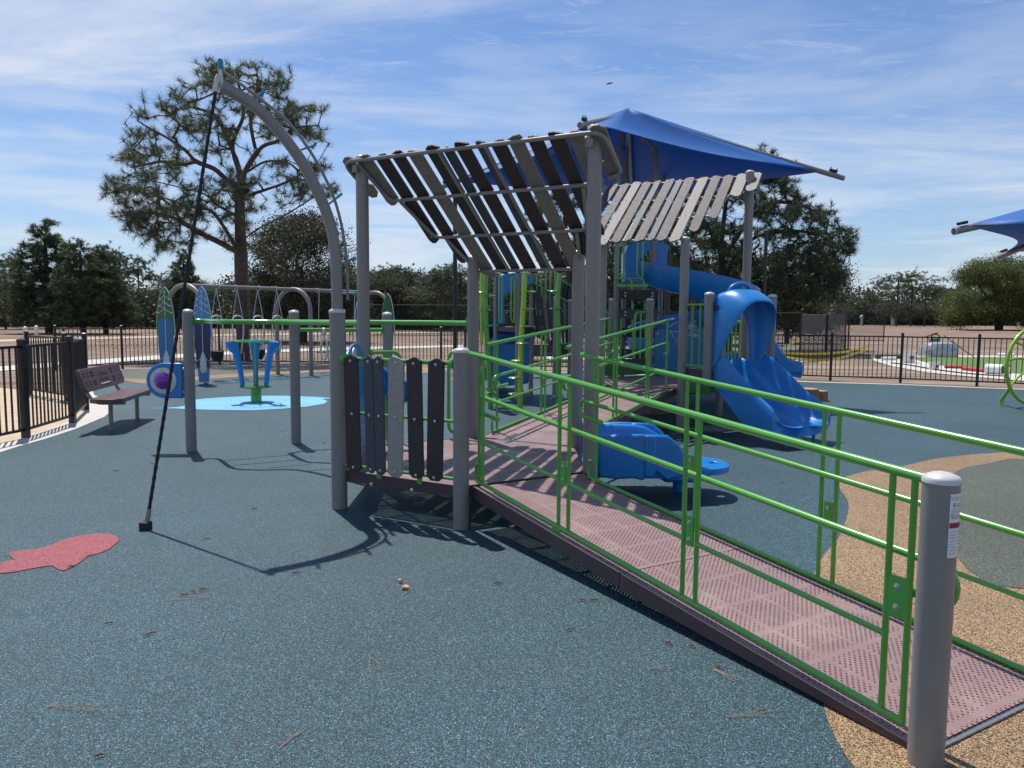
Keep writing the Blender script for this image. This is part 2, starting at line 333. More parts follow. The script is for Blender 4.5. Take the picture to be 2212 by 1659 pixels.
def textmesh(body, size, align='CENTER'):
    c = bpy.data.curves.new('t', 'FONT'); c.body = body; c.size = size; c.align_x = align; c.resolution_u = 2
    o = bpy.data.objects.new('t', c); COL.objects.link(o); dg = bpy.context.evaluated_depsgraph_get(); dg.update()
    me = bpy.data.meshes.new_from_object(o.evaluated_get(dg)); vs = [v.co.copy() for v in me.vertices]; fs = [tuple(p.vertices) for p in me.polygons]
    bpy.data.objects.remove(o); bpy.data.curves.remove(c); bpy.data.meshes.remove(me); return vs, fs
# ================================================================== SETTING
def structure(name, mb, m, **k): return mb.build(name, m, None, smooth=False, kind='structure', **k)
def groundmat():
    m = bpy.data.materials.new('graded soil'); m.use_nodes = True; N, L = m.node_tree.nodes, m.node_tree.links
    b = N['Principled BSDF']; b.inputs['Roughness'].default_value = .95; b.inputs['Specular IOR Level'].default_value = .15
    t = N.new('ShaderNodeTexCoord')
    def noise(s, d, sc=(1, 1, 1), rot=0, r=.65):
        mp = N.new('ShaderNodeMapping'); mp.inputs['Scale'].default_value = sc; mp.inputs['Rotation'].default_value = (0, 0, R(rot)); L.new(t.outputs['Object'], mp.inputs[0])
        n = N.new('ShaderNodeTexNoise'); n.inputs['Scale'].default_value = s; n.inputs['Detail'].default_value = d; n.inputs['Roughness'].default_value = r; L.new(mp.outputs[0], n.inputs['Vector']); return n.outputs[0]
    def ramp(v, a, b_):
        r = N.new('ShaderNodeMapRange'); r.inputs['From Min'].default_value = a; r.inputs['From Max'].default_value = b_; L.new(v, r.inputs['Value']); return r.outputs[0]
    def mix(f, a, b_):
        x = N.new('ShaderNodeMix'); x.data_type = 'RGBA'; L.new(f, x.inputs[0])
        for i, c in ((6, a), (7, b_)):
            if isinstance(c, tuple): x.inputs[i].default_value = (*c, 1)
            else: L.new(c, x.inputs[i])
        return x.outputs[2]
    c = mix(ramp(noise(.9, 9), .35, .65), (.11, .075, .055), (.33, .24, .175))
    c = mix(ramp(noise(.12, 5), .40, .62), c, (.35, .265, .20))
    fur = noise(1.2, 5, (.06, 1.6, 1), 4); c = mix(ramp(fur, .44, .60), c, (.17, .125, .10))
    c = mix(ramp(noise(.05, 6, (.5, 1, 1)), .56, .66), c, (.13, .14, .06))
    L.new(c, b.inputs['Base Color'])
    bp = N.new('ShaderNodeBump'); bp.inputs['Strength'].default_value = .9; bp.inputs['Distance'].default_value = .08; L.new(noise(3.0, 8), bp.inputs['Height']); L.new(bp.outputs[0], b.inputs['Normal'])
    return m
soil = groundmat()
structure('ground', MB().sheet([(-900, -200), (900, -200), (900, 1500), (-900, 1500)], 0.0), soil)
Z0 = 0.0
RUB = [(-9, 0), (-6.6, 6), gp(0, 979), gp(40, 966), gp(97, 950), gp(161.7, 929), gp(226, 901.5), gp(244, 885), gp(242.6, 875.6), gp(223, 862.6), gp(203.7, 854.6), gp(198, 840), gp(206, 822), gp(228, 808), gp(268, 799), (-9.6, 24.7), (-6, 24.8), gp(1000, 798), gp(1172, 804), gp(1500, 814), gp(1754, 826.5), gp(1944.7, 832), gp(2128, 839.5), (16, 16.8), (19, 10), (15, -4), (-9, -6)]
RUB = [(p[0], p[1]) for p in RUB]
structure('rubber_surface', MB().sheet(RUB, .006), rub_blue)
# concrete kerb strip round the rubber (a real strip a little proud of the soil)
def strip(inner, w, z0, z1, name, m, side=1):
    n = len(inner); out = []
    for i in range(n):
        a = Vector(inner[max(0, i-1)]); b = Vector(inner[min(n-1, i+1)]); t = (b-a).normalized(); out.append((inner[i][0]-t.y*w*side, inner[i][1]+t.x*w*side))
    mb = MB()
    for i in range(n-1):
        q = [inner[i], inner[i+1], out[i+1], out[i]]
        mb.add([(p[0], p[1], z0) for p in q]+[(p[0], p[1], z1) for p in q], [(4, 5, 6, 7), (0, 1, 5, 4), (1, 2, 6, 5), (2, 3, 7, 6), (3, 0, 4, 7)])
    return structure(name, mb, m)
strip([Vector(p) for p in RUB[1:15]], .36, .0, .012, 'kerb', concrete)
strip([Vector(p) for p in RUB[14:24]], .20, .0, .012, 'kerb', concrete)
def patch(name, pts, z, m): structure(name, MB().sheet([(p[0], p[1]) for p in bez(list(pts)+[pts[0]], 5)[:-1]] if len(pts) > 5 else pts, z), m)
tan = [gp(1783, 1544), gp(1799, 1588), gp(1822, 1629), gp(1850, 1668), gp(1930, 1780), (2.0, 1.6), (4.5, 1.5), (7.5, 4), (8.2, 7.5), (6.6, 8.6), gp(2212, 980.5), gp(2129, 981.5), gp(2027, 991.7), gp(1934.6, 1012), gp(1870, 1020), gp(1822, 1035), gp(1814, 1056), gp(1832, 1086), gp(1829.7, 1117), gp(1812, 1163), gp(1786, 1194), gp(1760.6, 1235), gp(1745, 1300), gp(1748, 1400)]
patch('tan_patch', tan, .010, rub_tan)
patch('olive_patch', [gp(2065, 1204), gp(2108, 1245), gp(2212, 1276), (4.9, 4.4), (6.2, 5.0), (6.8, 6.6), (6.0, 7.6), gp(2212, 995), gp(2129, 1004.6), gp(2078, 1015), gp(2045, 1040), gp(2030, 1100), gp(2036, 1160)], .014, rub_olive)
patch('tan_patch', [gp(265, 823), gp(330, 829), gp(480, 817), gp(620, 808), gp(735, 803), gp(900, 806), gp(960, 803), (-2.5, 24.0), (-7, 24.2), gp(268, 802)], .010, rub_tan)
patch('olive_patch', [gp(262, 817), gp(330, 818), gp(480, 809), gp(600, 802), gp(700, 799), gp(740, 797), (-6.2, 24.0), (-9.6, 23.9), gp(275, 801)], .014, rub_olive)
def fz(x, y): return gp((x/2.268)/1.8517, (2080+y/2.268)/1.8517)
fish = [(-60, 412), (0, 400), (100, 378), (130, 372), (95, 345), (80, 310), (100, 297), (250, 280), (380, 270), (470, 235), (590, 185), (720, 155), (880, 132), (980, 135), (1050, 155), (1080, 185), (1065, 215), (1000, 268), (900, 315), (800, 335), (740, 385), (680, 425), (600, 465), (560, 470), (530, 462), (470, 425), (330, 445), (150, 480), (0, 500), (-60, 512)]
structure('red_fish_patch', MB().sheet([fz(*p)[:2] for p in fish], .011), rub_red)
structure('red_fish_patch', MB().sheet([gp(*p)[:2] for p in [(968, 802), (985, 801), (987, 805), (970, 806)]], .011), rub_red)
structure('red_fish_patch', MB().sheet([gp(*p)[:2] for p in [(968, 818), (984, 816), (986, 821), (969, 823)]], .011), rub_red)
spl = [(314.5, 882.8), (360, 882.3), (385, 880.5), (398.2, 878.4), (399.8, 871.6), (410, 866.5), (440, 862.3), (478.5, 859.6), (546.9, 856.2), (615, 856), (683.6, 858.6), (712.6, 860.7), (740, 861.4), (712.6, 862.2), (697, 863), (707.5, 868), (700.7, 873.3), (666.5, 879.5), (615, 884), (546.9, 887.7), (478.5, 887), (410, 885.3), (376, 883.6)]
structure('light_blue_fish_patch', MB().sheet([gp(*p)[:2] for p in spl], .012), rub_sky)
# paths, lawn and court beyond the fences
structure('path', MB().sheet([gp(*p)[:2] for p in [(-60, 792), (0, 792.5), (200, 778), (352, 768), (519, 758.8), (713, 751.5), (1000, 746), (1000, 750), (713, 757.5), (519, 765.5), (352, 776.5), (200, 788), (0, 803), (-60, 806)]], .02), concrete)
lawn = bpy.data.materials.new('x'); bpy.data.materials.remove(lawn)
grassm = mat('turf green', (.10, .17, .04), .9, 0, .35, 3, .8, 60)
structure('path', MB().sheet([gp(*p)[:2] for p in [(1880, 768.5), (1965, 768.5), (2300, 769), (2400, 780), (2330, 822), (2212, 824), (2110, 816), (2005, 806), (1925, 792), (1885, 779)]], .02), concrete)
structure('lawn', MB().sheet([gp(*p)[:2] for p in [(1965, 772.5), (2300, 773), (2360, 784), (2300, 811), (2212, 809.5), (2110, 801), (2030, 790), (1985, 780)]], .03), grassm)
structure('court', MB().sheet([gp(*p)[:2] for p in [(1180, 728), (1700, 734), (1745, 779), (1500, 778), (1180, 768)]], .015), mat('court asphalt', (.20, .20, .205), .9, 0, .08, 2))
structure('path', MB().sheet([gp(*p)[:2] for p in [(1180, 768.3), (1500, 778.3), (1745, 779.4), (1750, 783), (1500, 784), (1180, 776)]], .02), concrete)
soilp = mat('pale sand', (.52, .40, .28), .95, 0, .2, 3, .8, 20)
structure('soil_strip', MB().sheet([(-6.6-.36, 6), (-9, 3), (-16, 6), (-14, 18), (-9.6, 16.2), gp(190, 868), gp(178, 905), gp(129, 928), gp(62, 950), gp(0, 967)][0:0] or [tuple(p)[:2] for p in [gp(-40, 976), gp(0, 965), gp(64, 948), gp(128, 927), gp(180, 905), gp(199, 888), gp(199, 875), (-9.4, 15.9), (-13, 18), (-17, 14), (-12, 8)]], .004), soilp)
structure('distant_track', MB().sheet([gp(*p)[:2] for p in [(-40, 735), (500, 722), (1000, 716), (1000, 718.5), (500, 725.5), (-40, 740)]], .02), soilp)

# ================================================================== PLAY STRUCTURE
def V2(t): return Vector((t[0], t[1], 0))
C, D, E_, F_, G, H_ = [V2(p) for p in ((-1.498, 6.606), (-0.397, 5.991), (0.685, 6.637), (0.667, 7.897), (-0.433, 8.512), (-1.516, 7.866))]
HC = V2((-.4153, 7.2513)); UP = Vector((0, 0, 1))
def pol(a): return Vector((math.cos(R(a)), math.sin(R(a)), 0))
d1 = pol(300.8085); w1 = pol(30.8085); d2 = pol(60.8085); w2 = pol(-29.1915); d3 = pol(.8085)
F2 = F_+d2*3.66; G2 = G+d2*3.66; HC2 = (F2+G2)/2+d2*1.0916
VX = [HC2+pol(a+.8085)*1.2605 for a in (-90, -30, 30, 90, 150, 210)]
ps = emp('play_structure', (HC.x, HC.y, 0), label='grey and green play structure with perforated ramps, slatted roofs, climbing arch and double slide', category='play structure')
PR = .0635
def post(parent, P, z1, z0=0.0, r=PR, name='post', cap=True, base='flat', m=grey, **k):
    mb = MB()
    if base == 'round': mb.lathe((P.x, P.y, z0), [(.004, 0), (r*.5, .008), (r*.85, .03), (r, .06), (r, z1-z0-.012)], 24)
    else: mb.lathe((P.x, P.y, z0), [(r, 0), (r, z1-z0-.012)], 24)
    o = mb.build(name, m, parent, **k)
    if cap:
        c = MB().lathe((P.x, P.y, z1-.012), [(r*1.0, -.004), (r*1.035, -.003), (r*1.035, .012), (r*.93, .022), (r*.55, .032), (r*.28, .036), (r*.12, .038), (.001, .038)], 24); c.build('post_cap', greyl, o)
    return o
N_ = V2((1.583, 2.792)); N2 = N_+w1*1.2605
pC = post(ps, C, 1.720, r=.0675); post(ps, D, 1.417); post(ps, E_, 3.27); post(ps, F_, 2.333); post(ps, G, 2.319); post(ps, H_, 3.253)
pN = post(ps, N_, 1.108); post(ps, N2, 1.108)
for i, z in ((0, 2.80), (1, 3.85), (2, 2.0), (3, 1.985), (4, 3.85), (5, 2.80)): post(ps, VX[i], z)
def bolt(mb, p, n, r=.012):
    mb.lathe(p, [(r*1.5, 0), (r*1.5, .002), (r, .003), (r*.9, .009), (r*.3, .012)], 10, n)
# decks
def deck_sheet(name, poly, uvs, parent, under=.028):
    me = bpy.data.meshes.new(name); n = len(poly); org = Vector((0, 0, 0)); p = parent
    while p is not None: org += p.location; p = p.parent
    me.from_pydata([tuple(Vector(q)-org) for q in poly], [], [tuple(range(n))])
    u = me.uv_layers.new(name='UVMap')
    for i in range(n): u.data[i].uv = uvs[i]
    me.materials.append(perf); o = bpy.data.objects.new(name, me); COL.objects.link(o); o.parent = parent; return o
def hexdeck(center, z, name='deck'):
    d = emp(name, (center.x, center.y, z), ps)
    vs = [center+pol(a+30.8085)*1.225 for a in range(0, 360, 60)]
    deck_sheet('deck_surface', [(v.x, v.y, z) for v in vs], [((v-center).dot(d1)+10, (v-center).dot(w1)+10) for v in vs], d)
    for i in range(6):
        a, b = vs[i], vs[(i+1) % 6]; t = (b-a).normalized(); n = Vector((t.y, -t.x, 0)); L_ = (b-a).length
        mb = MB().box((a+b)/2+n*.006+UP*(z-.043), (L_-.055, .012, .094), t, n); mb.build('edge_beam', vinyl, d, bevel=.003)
    mb = MB()
    for k in range(3):
        dd = pol(60*k+30.8); mb.box((center.x, center.y, z-.05), (2.25, .03, .05), dd, UP.cross(dd))
    mb.build('under_brace', vinyl, d); return d
dk1 = hexdeck(HC, .335); dk2 = hexdeck(HC2, .645)
mb = MB()
for s in (.35, .68):
    p = C+(D-C)*s; n = -pol(60.8085); bolt(mb, p+n*.105+UP*.285, n, .011)
mb.build('beam_bolt', steel, dk1)
# ramps
def ramp(P, Q, d, L_, z0, z1, w, ins=.10):
    r_ = emp('ramp', (((P+Q)/2).x, ((P+Q)/2).y, 0), ps); A = P+w*ins; B = Q-w*ins; n = 2; W_ = (B-A).length
    for k in range(n):
        s0, s1 = L_*k/n+(.004 if k else 0), L_*(k+1)/n-.004; za, zb = z0+(z1-z0)*s0/L_, z0+(z1-z0)*s1/L_
        deck_sheet('ramp_surface', [(A+d*s0)+UP*za, (A+d*s1)+UP*zb, (B+d*s1)+UP*zb, (B+d*s0)+UP*za], [(s0, 0), (s1, 0), (s1, W_), (s0, W_)], r_)
        dn = (d*L_+UP*(z1-z0)).normalized()
        for X, sg in ((A, -1), (B, 1)):
            m_ = X+d*(s0+s1)/2+w*sg*.006+UP*((za+zb)/2-.043)
            h0 = .10
            if min(za, zb) < .08: # skirt tapers to the ground at the ramp foot
                lo = lambda z: max(.008, z-.096)
                q0, q1 = X+d*s0, X+d*s1; o = w*sg*.012
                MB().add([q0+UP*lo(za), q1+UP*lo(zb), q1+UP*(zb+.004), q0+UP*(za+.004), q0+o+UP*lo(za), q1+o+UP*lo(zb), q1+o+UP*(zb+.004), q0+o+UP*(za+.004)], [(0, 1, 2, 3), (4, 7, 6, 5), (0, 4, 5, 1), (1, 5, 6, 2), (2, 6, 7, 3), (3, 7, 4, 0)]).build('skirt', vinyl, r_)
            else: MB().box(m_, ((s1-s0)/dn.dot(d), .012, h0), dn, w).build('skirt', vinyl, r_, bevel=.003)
    mb = MB()
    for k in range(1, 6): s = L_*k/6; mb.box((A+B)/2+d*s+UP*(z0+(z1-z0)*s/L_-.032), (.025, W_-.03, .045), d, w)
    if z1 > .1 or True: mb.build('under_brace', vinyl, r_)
    return r_
ra1 = ramp(D+d1*.03, E_+d1*.03, d1, 3.70, .332, .030, w1)
A_ = D+w1*.10+d1*3.735; B_ = E_-w1*.10+d1*3.735
MB().box((A_+B_)/2+UP*.017, (.022, (B_-A_).length, .010), d1, w1).build('foot_plate', steel, ra1)
ra2 = ramp(G+d2*.03, F_+d2*.03, d2, 3.60, .340, .640, w2)
for s_ in (1.85,):
    for X in (D+w1*.25, E_-w1*.25):
        p = X+d1*s_; MB().lathe((p.x, p.y, 0), [(.03, 0), (.03, .13)], 14).build('ramp_foot', green, ra1)
def plate(mb, c, d, n, h=.16, w=.055): mb.box(c, (w, .010, h), d, n)
def railing(P, d, n_in, zt, slope, secs, s_end, side, loop=False, hgt=(0, .335, .675, 1.0), name='railing', tail=.24):
    """P foot of rail line, d run direction, n_in towards the walkway; heights measured down from the top rail"""
    o = emp(name, (P.x, P.y, 0), ps); z = lambda s, k: zt+slope*s-hgt[k]
    pt = lambda s, k, off=0.0: P+d*s+n_in*off+UP*z(s, k)
    MB().tube([pt(secs[0][0]-.23, 0), pt(s_end, 0)], .0205, 14).build('top_rail', green, o)
    a0, a1 = secs[0][0]-.02, secs[-1][1]
    mb = MB(); e0 = fillet([pt(a0+.16, 1, .055)-UP*.13, pt(a0-.14, 1, .055)-UP*.13+UP*0, pt(a0-.14, 1, .055), pt(a0+.3, 1, .055)], .07)
    e1 = fillet([pt(a1-.3, 1, .055), pt(a1+tail, 1, .055), pt(a1+tail, 1, .055)-UP*.15, pt(a1+tail-.2, 1, .055)-UP*.15], .08)
    mb.tube(e0+e1, .0175, 12); mb.build('hand_rail', green, o)
    MB().tube([pt(secs[0][0]-.10, 3), pt(secs[-1][1]+.1, 3)], .0165, 12).build('bottom_rail', green, o)
    mb = MB()
    for i, (a, b) in enumerate(secs):
        MB().tube([pt(a, 2), pt(b, 2)], .0135, 10).build('mid_rail', green, o)
        for s in (a, b): MB().tube([pt(s, 0), pt(s, 3)], .0135, 10).build('baluster', green, o)
    for i, (a, b) in enumerate(secs):
        if i < len(secs)-1:
            c = (b+secs[i+1][0])/2; q = P+d*c+UP*(zt+slope*c-.62); m2 = MB(); plate(m2, q-n_in*.004, d, n_in); m2.build('joint_plate', dgreen if False else green, o)
            
            for sg, of in ((-1, .009), (1, .004)):
                for kz in (.045, -.045): m3 = MB(); bolt(m3, q+n_in*(sg*of)+UP*kz, n_in*sg, .009); m3.build('joint_bolt', steel, o)
    # J brackets back to the first post
    a = secs[0][0]
    j = MB(); j.tube(fillet([pt(a-.06, 0)-UP*.015, pt(a-.06, 0)-UP*.14, pt(a, 0)-UP*.22], .07), .012, 10)
    j.tube(fillet([pt(a-.0, 3)+UP*.15, pt(a-.11, 3)+UP*.15, pt(a-.11, 3), pt(a, 3)], .06), .012, 10); j.build('post_bracket', green, o)
    q = secs[len(secs)//2][0]-.12; zz = pt(q, 3)
    m4 = MB(); m4.box(zz-UP*.055-n_in*.012, (.09, .008, .12), d, n_in); m4.build('deck_bracket', green, o)
    m5 = MB()
    for k in (-.025, .025): bolt(m5, zz-UP*.085-n_in*.016+d*k, -n_in, .008)
    m5.build('deck_bracket_bolt', steel, o)
    return o
dl = .135
def sat(x, y, P, d): q = onv(x, y, P, P+d); return (Vector((q.x, q.y, 0))-P).dot(d)
PL = D+w1*dl
uL = [sat(x, y, PL, d1) for x, y in ((1043.8, 800), (1210, 850), (1231, 870), (1481, 1007), (1510, 1007), (1927.5, 1066), (1973, 1117))]
railing(PL, d1, w1, 1.378, -.0815, [(uL[0], uL[1]), (uL[2], uL[3]), (uL[4], uL[5])], 3.72, 1)
rl = [o for o in ps.children if o.name.startswith('railing')][0]
zz = lambda s: 1.378-.0815*s
MB().tube([PL+d1*uL[6]+UP*zz(3.65), PL+d1*uL[6]+UP*(zz(3.65)-1.0)], .0135, 10).build('baluster', green, rl)
q = PL+d1*(uL[5]+uL[6])/2+UP*(zz(3.6)-.50)
m2 = MB(); plate(m2, q-w1*.004, d1, w1, .17, .085); m2.build('joint_plate', green, rl)
for k in (.042, -.042): m3 = MB(); bolt(m3, q-w1*.009+UP*k, -w1, .010); m3.build('joint_bolt', steel, rl)
MB().tube([PL+d1*(uL[0]-.06)+UP*1.3, PL+d1*(uL[0]-.06)+UP*.36], .0135, 10).build('baluster', green, rl)
PRr = E_-w1*dl
uR = [sat(x, y, PRr, d1) for x, y in ((1276, 800), (1291, 800), (1484.3, 860), (1507, 870), (1782.2, 885), (1814.7, 885))]
railing(PRr, d1, -w1, 1.366, -.0815, [(uR[1], uR[2]), (uR[3], uR[4]), (uR[5], 3.64)], 3.72, -1, hgt=(0, .37, .68, 1.02), tail=.9)
PG = G+w2*dl; PF = F_-w2*dl
railing(PG, d2, w2, 1.360, .0815, [(.30, 1.40), (1.51, 2.56), (2.66, 3.45)], 3.62, 1, hgt=(0, .36, .68, 1.0))
railing(PF, d2, -w2, 1.360, .0815, [(.25, 1.36), (1.46, 2.52), (2.62, 3.36)], 3.62, -1, hgt=(0, .33, .68, 1.0))
# plank panel between the two front posts
tCD = (D-C).normalized(); nCD = -pol(60.8085)
pp = emp('plank_panel', (C.x, C.y, 0), ps)
for z in (1.315, .855, .395):
    MB().tube([C+tCD*.05+UP*z, D-tCD*.05+UP*z], .019 if z > 1 else .014, 12).build('rail', green, pp)
MB().lathe(C+tCD*.055+UP*1.315, [(.05, 0), (.05, .02), (.042, .04), (.025, .052), (.005, .056)], 16, tCD).build('rail_flange', green, pp)
MB().lathe(D-tCD*.055+UP*1.315, [(.05, 0), (.05, .02), (.042, .04), (.025, .052), (.005, .056)], 16, -tCD).build('rail_flange', green, pp)
PK = [((.098, .250), (.120, .275), pbrown, 'dark brown plank', 1.332, .368), ((.314, .412), (.335, .432), pslate, 'slate plank', 1.332, .372), ((.416, .514), (.436, .536), pslate, 'slate plank', 1.332, .366), ((.577, .734), (.561, .709), pbeige, 'pale taupe plank', 1.335, .366), ((.758, .905), (.779, .925), pbrown, 'dark brown plank', 1.335, .380), ((.974, 1.126), (.955, 1.106), pbrown, 'dark brown plank', 1.333, .378)]
for i, (tp, bt, m, lb, zt, zb) in enumerate(PK):
    pk = (tp[0]+tp[1])/2+(-.03 if i == 3 else .01)
    poly = [(tp[0], zt-.012), (pk-.012, zt+.018), (pk+.012, zt+.018), (tp[1], zt-.010), (bt[1], zb+.02), (bt[1]-.035, zb-.012), (bt[0]+.04, zb-.012), (bt[0], zb+.02)]
    o = MB().prism(poly, C+nCD*.032, tCD, UP, .021).build('plank', m, pp, smooth=False, bevel=.004, label=lb)
    mb = MB()
    for z in (1.300, .850, .393):
        f = (zt-z)/(zt-zb); s = (tp[0]+tp[1])/2*(1-f)+(bt[0]+bt[1])/2*f; bolt(mb, C+tCD*s+nCD*.043+UP*z, nCD, .0085)
    mb.build('plank_bolt', steel, o)
mb = MB()
for s in (.44, .86): mb.box(C+tCD*s+UP*.35, (.045, .012, .07), tCD, nCD)
mb.build('foot_bracket', green, pp)
# slatted roofs
def canopy(O, ex, ey, zo, nm='slatted_roof'):
    o = emp(nm, (O.x, O.y, 0), ps); slope = -.777; nl = math.sqrt(1+slope**2); nrm = Vector((-ey.x*slope, -ey.y*slope, 1)).normalized(); dn = (ey+UP*slope).normalized()
    def P(s, t, h=0): return O+ex*s+ey*t+UP*(3.083+zo+slope*t)+nrm*h
    rr = .019
    MB().tube(fillet([P(-.10, .05), P(-.13, -.142), P(2.65, -.142), P(2.68, .22), P(2.55, .25)], .12), rr, 12).build('roof_rail', grey, o)
    MB().tube(fillet([P(.04, -.12), P(.12, .293), P(2.40, .293), P(2.48, -.12)], .09), rr, 12).build('roof_rail', grey, o)
    MB().tube(fillet([P(.24, .31), P(.38, .735), P(2.14, .735), P(2.28, .31)], .09), rr, 12).build('roof_rail', grey, o)
    MB().tube([P(.50, .75), P(.60, 1.06)], rr, 12).build('roof_rail', grey, o); MB().tube([P(2.02, .75), P(1.92, 1.06)], rr, 12).build('roof_rail', grey, o)
    MB().tube([P(.66, 1.17), P(1.86, 1.17)], rr, 12).build('roof_rail', grey, o)
    for s in (1.02, 1.52): MB().tube([P(s, -.142, -.004), P(s+.02, 1.17, -.004)], .016, 10).build('roof_brace', grey, o)
    SL = [(-.15, .01, 't', -0.169, .26), (.045, .215, 't', -0.169, .36), (.25, .40, 'b', -0.157, .82), (.455, .60, 'b', -0.169, 1.08), (.665, .82, 't', -0.157, 1.27), (.865, 1.02, 'b', -0.181, 1.24), (1.05, 1.155, 's', -0.145, 1.23), (1.205, 1.355, 'b', -0.181, 1.24), (1.41, 1.51, 's', -0.169, 1.22), (1.565, 1.715, 'b', -0.157, 1.24), (1.755, 1.90, 't', -0.181, 1.28), (1.945, 2.085, 'b', -0.157, 1.06), (2.145, 2.29, 'b', -0.169, .82), (2.325, 2.475, 't', -0.157, .36), (2.51, 2.67, 't', -0.181, .26)]
    mm = dict(t=ptaupe, b=pbrown, s=pslate); ln = dict(t='taupe slat', b='dark brown slat', s='slate grey slat'); rnd = random.Random(5)
    for i, (a, b, c, t0, t1) in enumerate(SL):
        w = b-a; j = rnd.uniform(-.012, .012); k = nl
        c1_, c2_ = rnd.choice(((.30, .62), (.12, .40), (.55, .85))); poly = [(a+j, (t0+.028)*k), (a+w*c1_+j, t0*k), (a+w*c2_+j, t0*k), (b+j, (t0+.022)*k), (b, (t1-.05)*k), (b-w*c1_, t1*k), (a+w*(1-c2_), t1*k), (a, (t1-.04)*k)]
        if i in (0, 14): # cut round the tall post
            e = b if i == 0 else a; sg = -1 if i == 0 else 1
            arc = [(e+sg*.075*math.sin(math.pi*q/6), (.02-.11*math.cos(math.pi*q/6))*k) for q in range(7)]
            if i == 0: poly = [(a, (t0+.035)*k), (a+w*.35, t0*k), (a+w*.65, t0*k), (b, (t0+.03)*k)]+arc+[(b, (t1-.045)*k), (b-w*.3, t1*k), (a+w*.3, t1*k), (a, (t1-.045)*k)]
            else: poly = [(a, (t0+.035)*k), (a+w*.35, t0*k), (a+w*.65, t0*k), (b, (t0+.03)*k), (b, (t1-.045)*k), (b-w*.3, t1*k), (a+w*.3, t1*k), (a, (t1-.045)*k)]+arc[::-1]
        sl_ = MB().prism(poly, P(0, 0, .031), ex, dn, .021).build('roof_slat', mm[c], o, smooth=False, bevel=.004, label=ln[c])
        mb = MB()
        for t in (-.142, .293, .735, 1.17):
            if t0 < t < t1: bolt(mb, P((a+b)/2, t, .042), nrm, .007); mb.lathe(P((a+b)/2, t, .018), [(.014, 0), (.012, -.012)], 8, nrm)
        if mb.v: mb.build('slat_bolt', steel, sl_)
    mb = MB()
    for s, t in ((0, -.085), (2.52, -.085)): mb.box(P(s, t, -.03), (.06, .03, .07), ex, ey)
    mb.build('post_clamp', grey, o)
    return o
exr = pol(-29.1915); eyr = pol(60.8085)
canopy(H_, exr, eyr, 0.0); canopy(VX[1], -exr, -eyr, .615)
# climbing arch with foot rungs, and its rope
aP = C; aD = Vector((-.921, -.389, 0)).normalized(); aQ = C+aD
def r8(x, y): return ((400+x/1.659)/1.8517, (200+y/1.659)/1.8517)
ar = emp('climbing_arch', (C.x, C.y, 1.7), ps)
mainp = [C+UP*1.70, C+UP*1.9]+[onv(*r8(x, y), aP, aQ) for x, y in ((1560, 1400), (1548, 1250), (1510, 1100), (1440, 930), (1350, 760), (1230, 590), (1080, 420), (950, 320), (810, 240))]
mainp[2].x = C.x*.6+mainp[2].x*.4; mainp[2].y = C.y*.6+mainp[2].y*.4
mp_ = bez(mainp, 6); MB().tube(mp_, .0475, 20).build('arch_pipe', grey, ar)
oP = C-aD*.13
thin = bez([onv(*r8(x, y), aP, aQ) for x, y in ((1645, 1660), (1637, 1400), (1610, 1200), (1565, 1020), (1500, 860), (1400, 680), (1250, 480), (1070, 330), (940, 230), (800, 130))], 6)
MB().tube(thin, .0125, 12).build('outer_pipe', grey, ar)
def near(pts, x, y):
    px_, py_ = r8(x, y); best = None
    for p in pts:
        v = p-Vector((0, 0, CAM_H)); w = v.dot(cf); q = (CXP+FPX*v.dot(cr)/w-px_)**2+(CYP-FPX*v.dot(cu)/w-py_)**2
        if best is None or q < best[0]: best = (q, p)
    return best[1]
perp = UP.cross(aD)
for x, y in ((1645, 1600), (1660, 1385), (1590, 990), (1390, 625), (1065, 305)):
    b = near(thin, x, y); k = near(mp_, x-60, y+30)
    MB().tube([k, b+(b-k).normalized()*.04], .009, 8).build('rung', grey, ar)
    dirn = (b-k).normalized(); mb = MB(); mb.tube([b, b+dirn*.075], .010, 8); mb.tube([b+dirn*.055-perp*.085, b+dirn*.055+perp*.085], .012, 8); mb.build('foot_peg', teal, ar)
tip = thin[-1]; mtip = mp_[-1]
MB().tube([mtip-UP*.03, tip], .016, 10).build('tip_bracket', greyl, ar)
MB().lathe(tip, [(.014, 0), (.022, .012), (.022, .065), (.014, .082), (.003, .086)], 14).build('tip_knob', teal, ar)
MB().tube([mp_[0]-UP*.01, mp_[0]+UP*.02], .069, 24).build('collar', grey, ar)
rb = gp(315, 1146); rt = tip-UP*.05+aD*.02
rop = emp('climbing_rope', (rb.x, rb.y, 0), label='black climbing rope running slanted from the tip of the grey arch down to the ground', category='rope')
u_ = (rt-rb).normalized(); mb = MB()
MB().tube([rb+u_*.14, rt-u_*.10], .0125, 10).build('rope', rubberb, rop)
for k in range(2):
    h = [rb+u_*(.14+(rt-rb).length*.0+t*.0225)+(perp*math.cos(t*.9+k*math.pi)+aD*math.sin(t*.9+k*math.pi))*.0085 for t in range(int(((rt-rb).length-.25)/.0225))]; mb.tube(h, .0075, 6)
mb.build('rope_strand', rubberb, rop)
MB().lathe(rb+u_*.05, [(.016, 0), (.019, .03), (.019, .10), (.014, .12)], 14, u_).build('lower_ferrule', grey, rop)
MB().lathe(rt-u_*.13, [(.016, 0), (.022, .03), (.022, .12), (.014, .14)], 14, u_).build('upper_ferrule', greyl, rop)
MB().box(rb+UP*.035, (.075, .075, .07)).build('ground_block', rubberb, rop, bevel=.006)
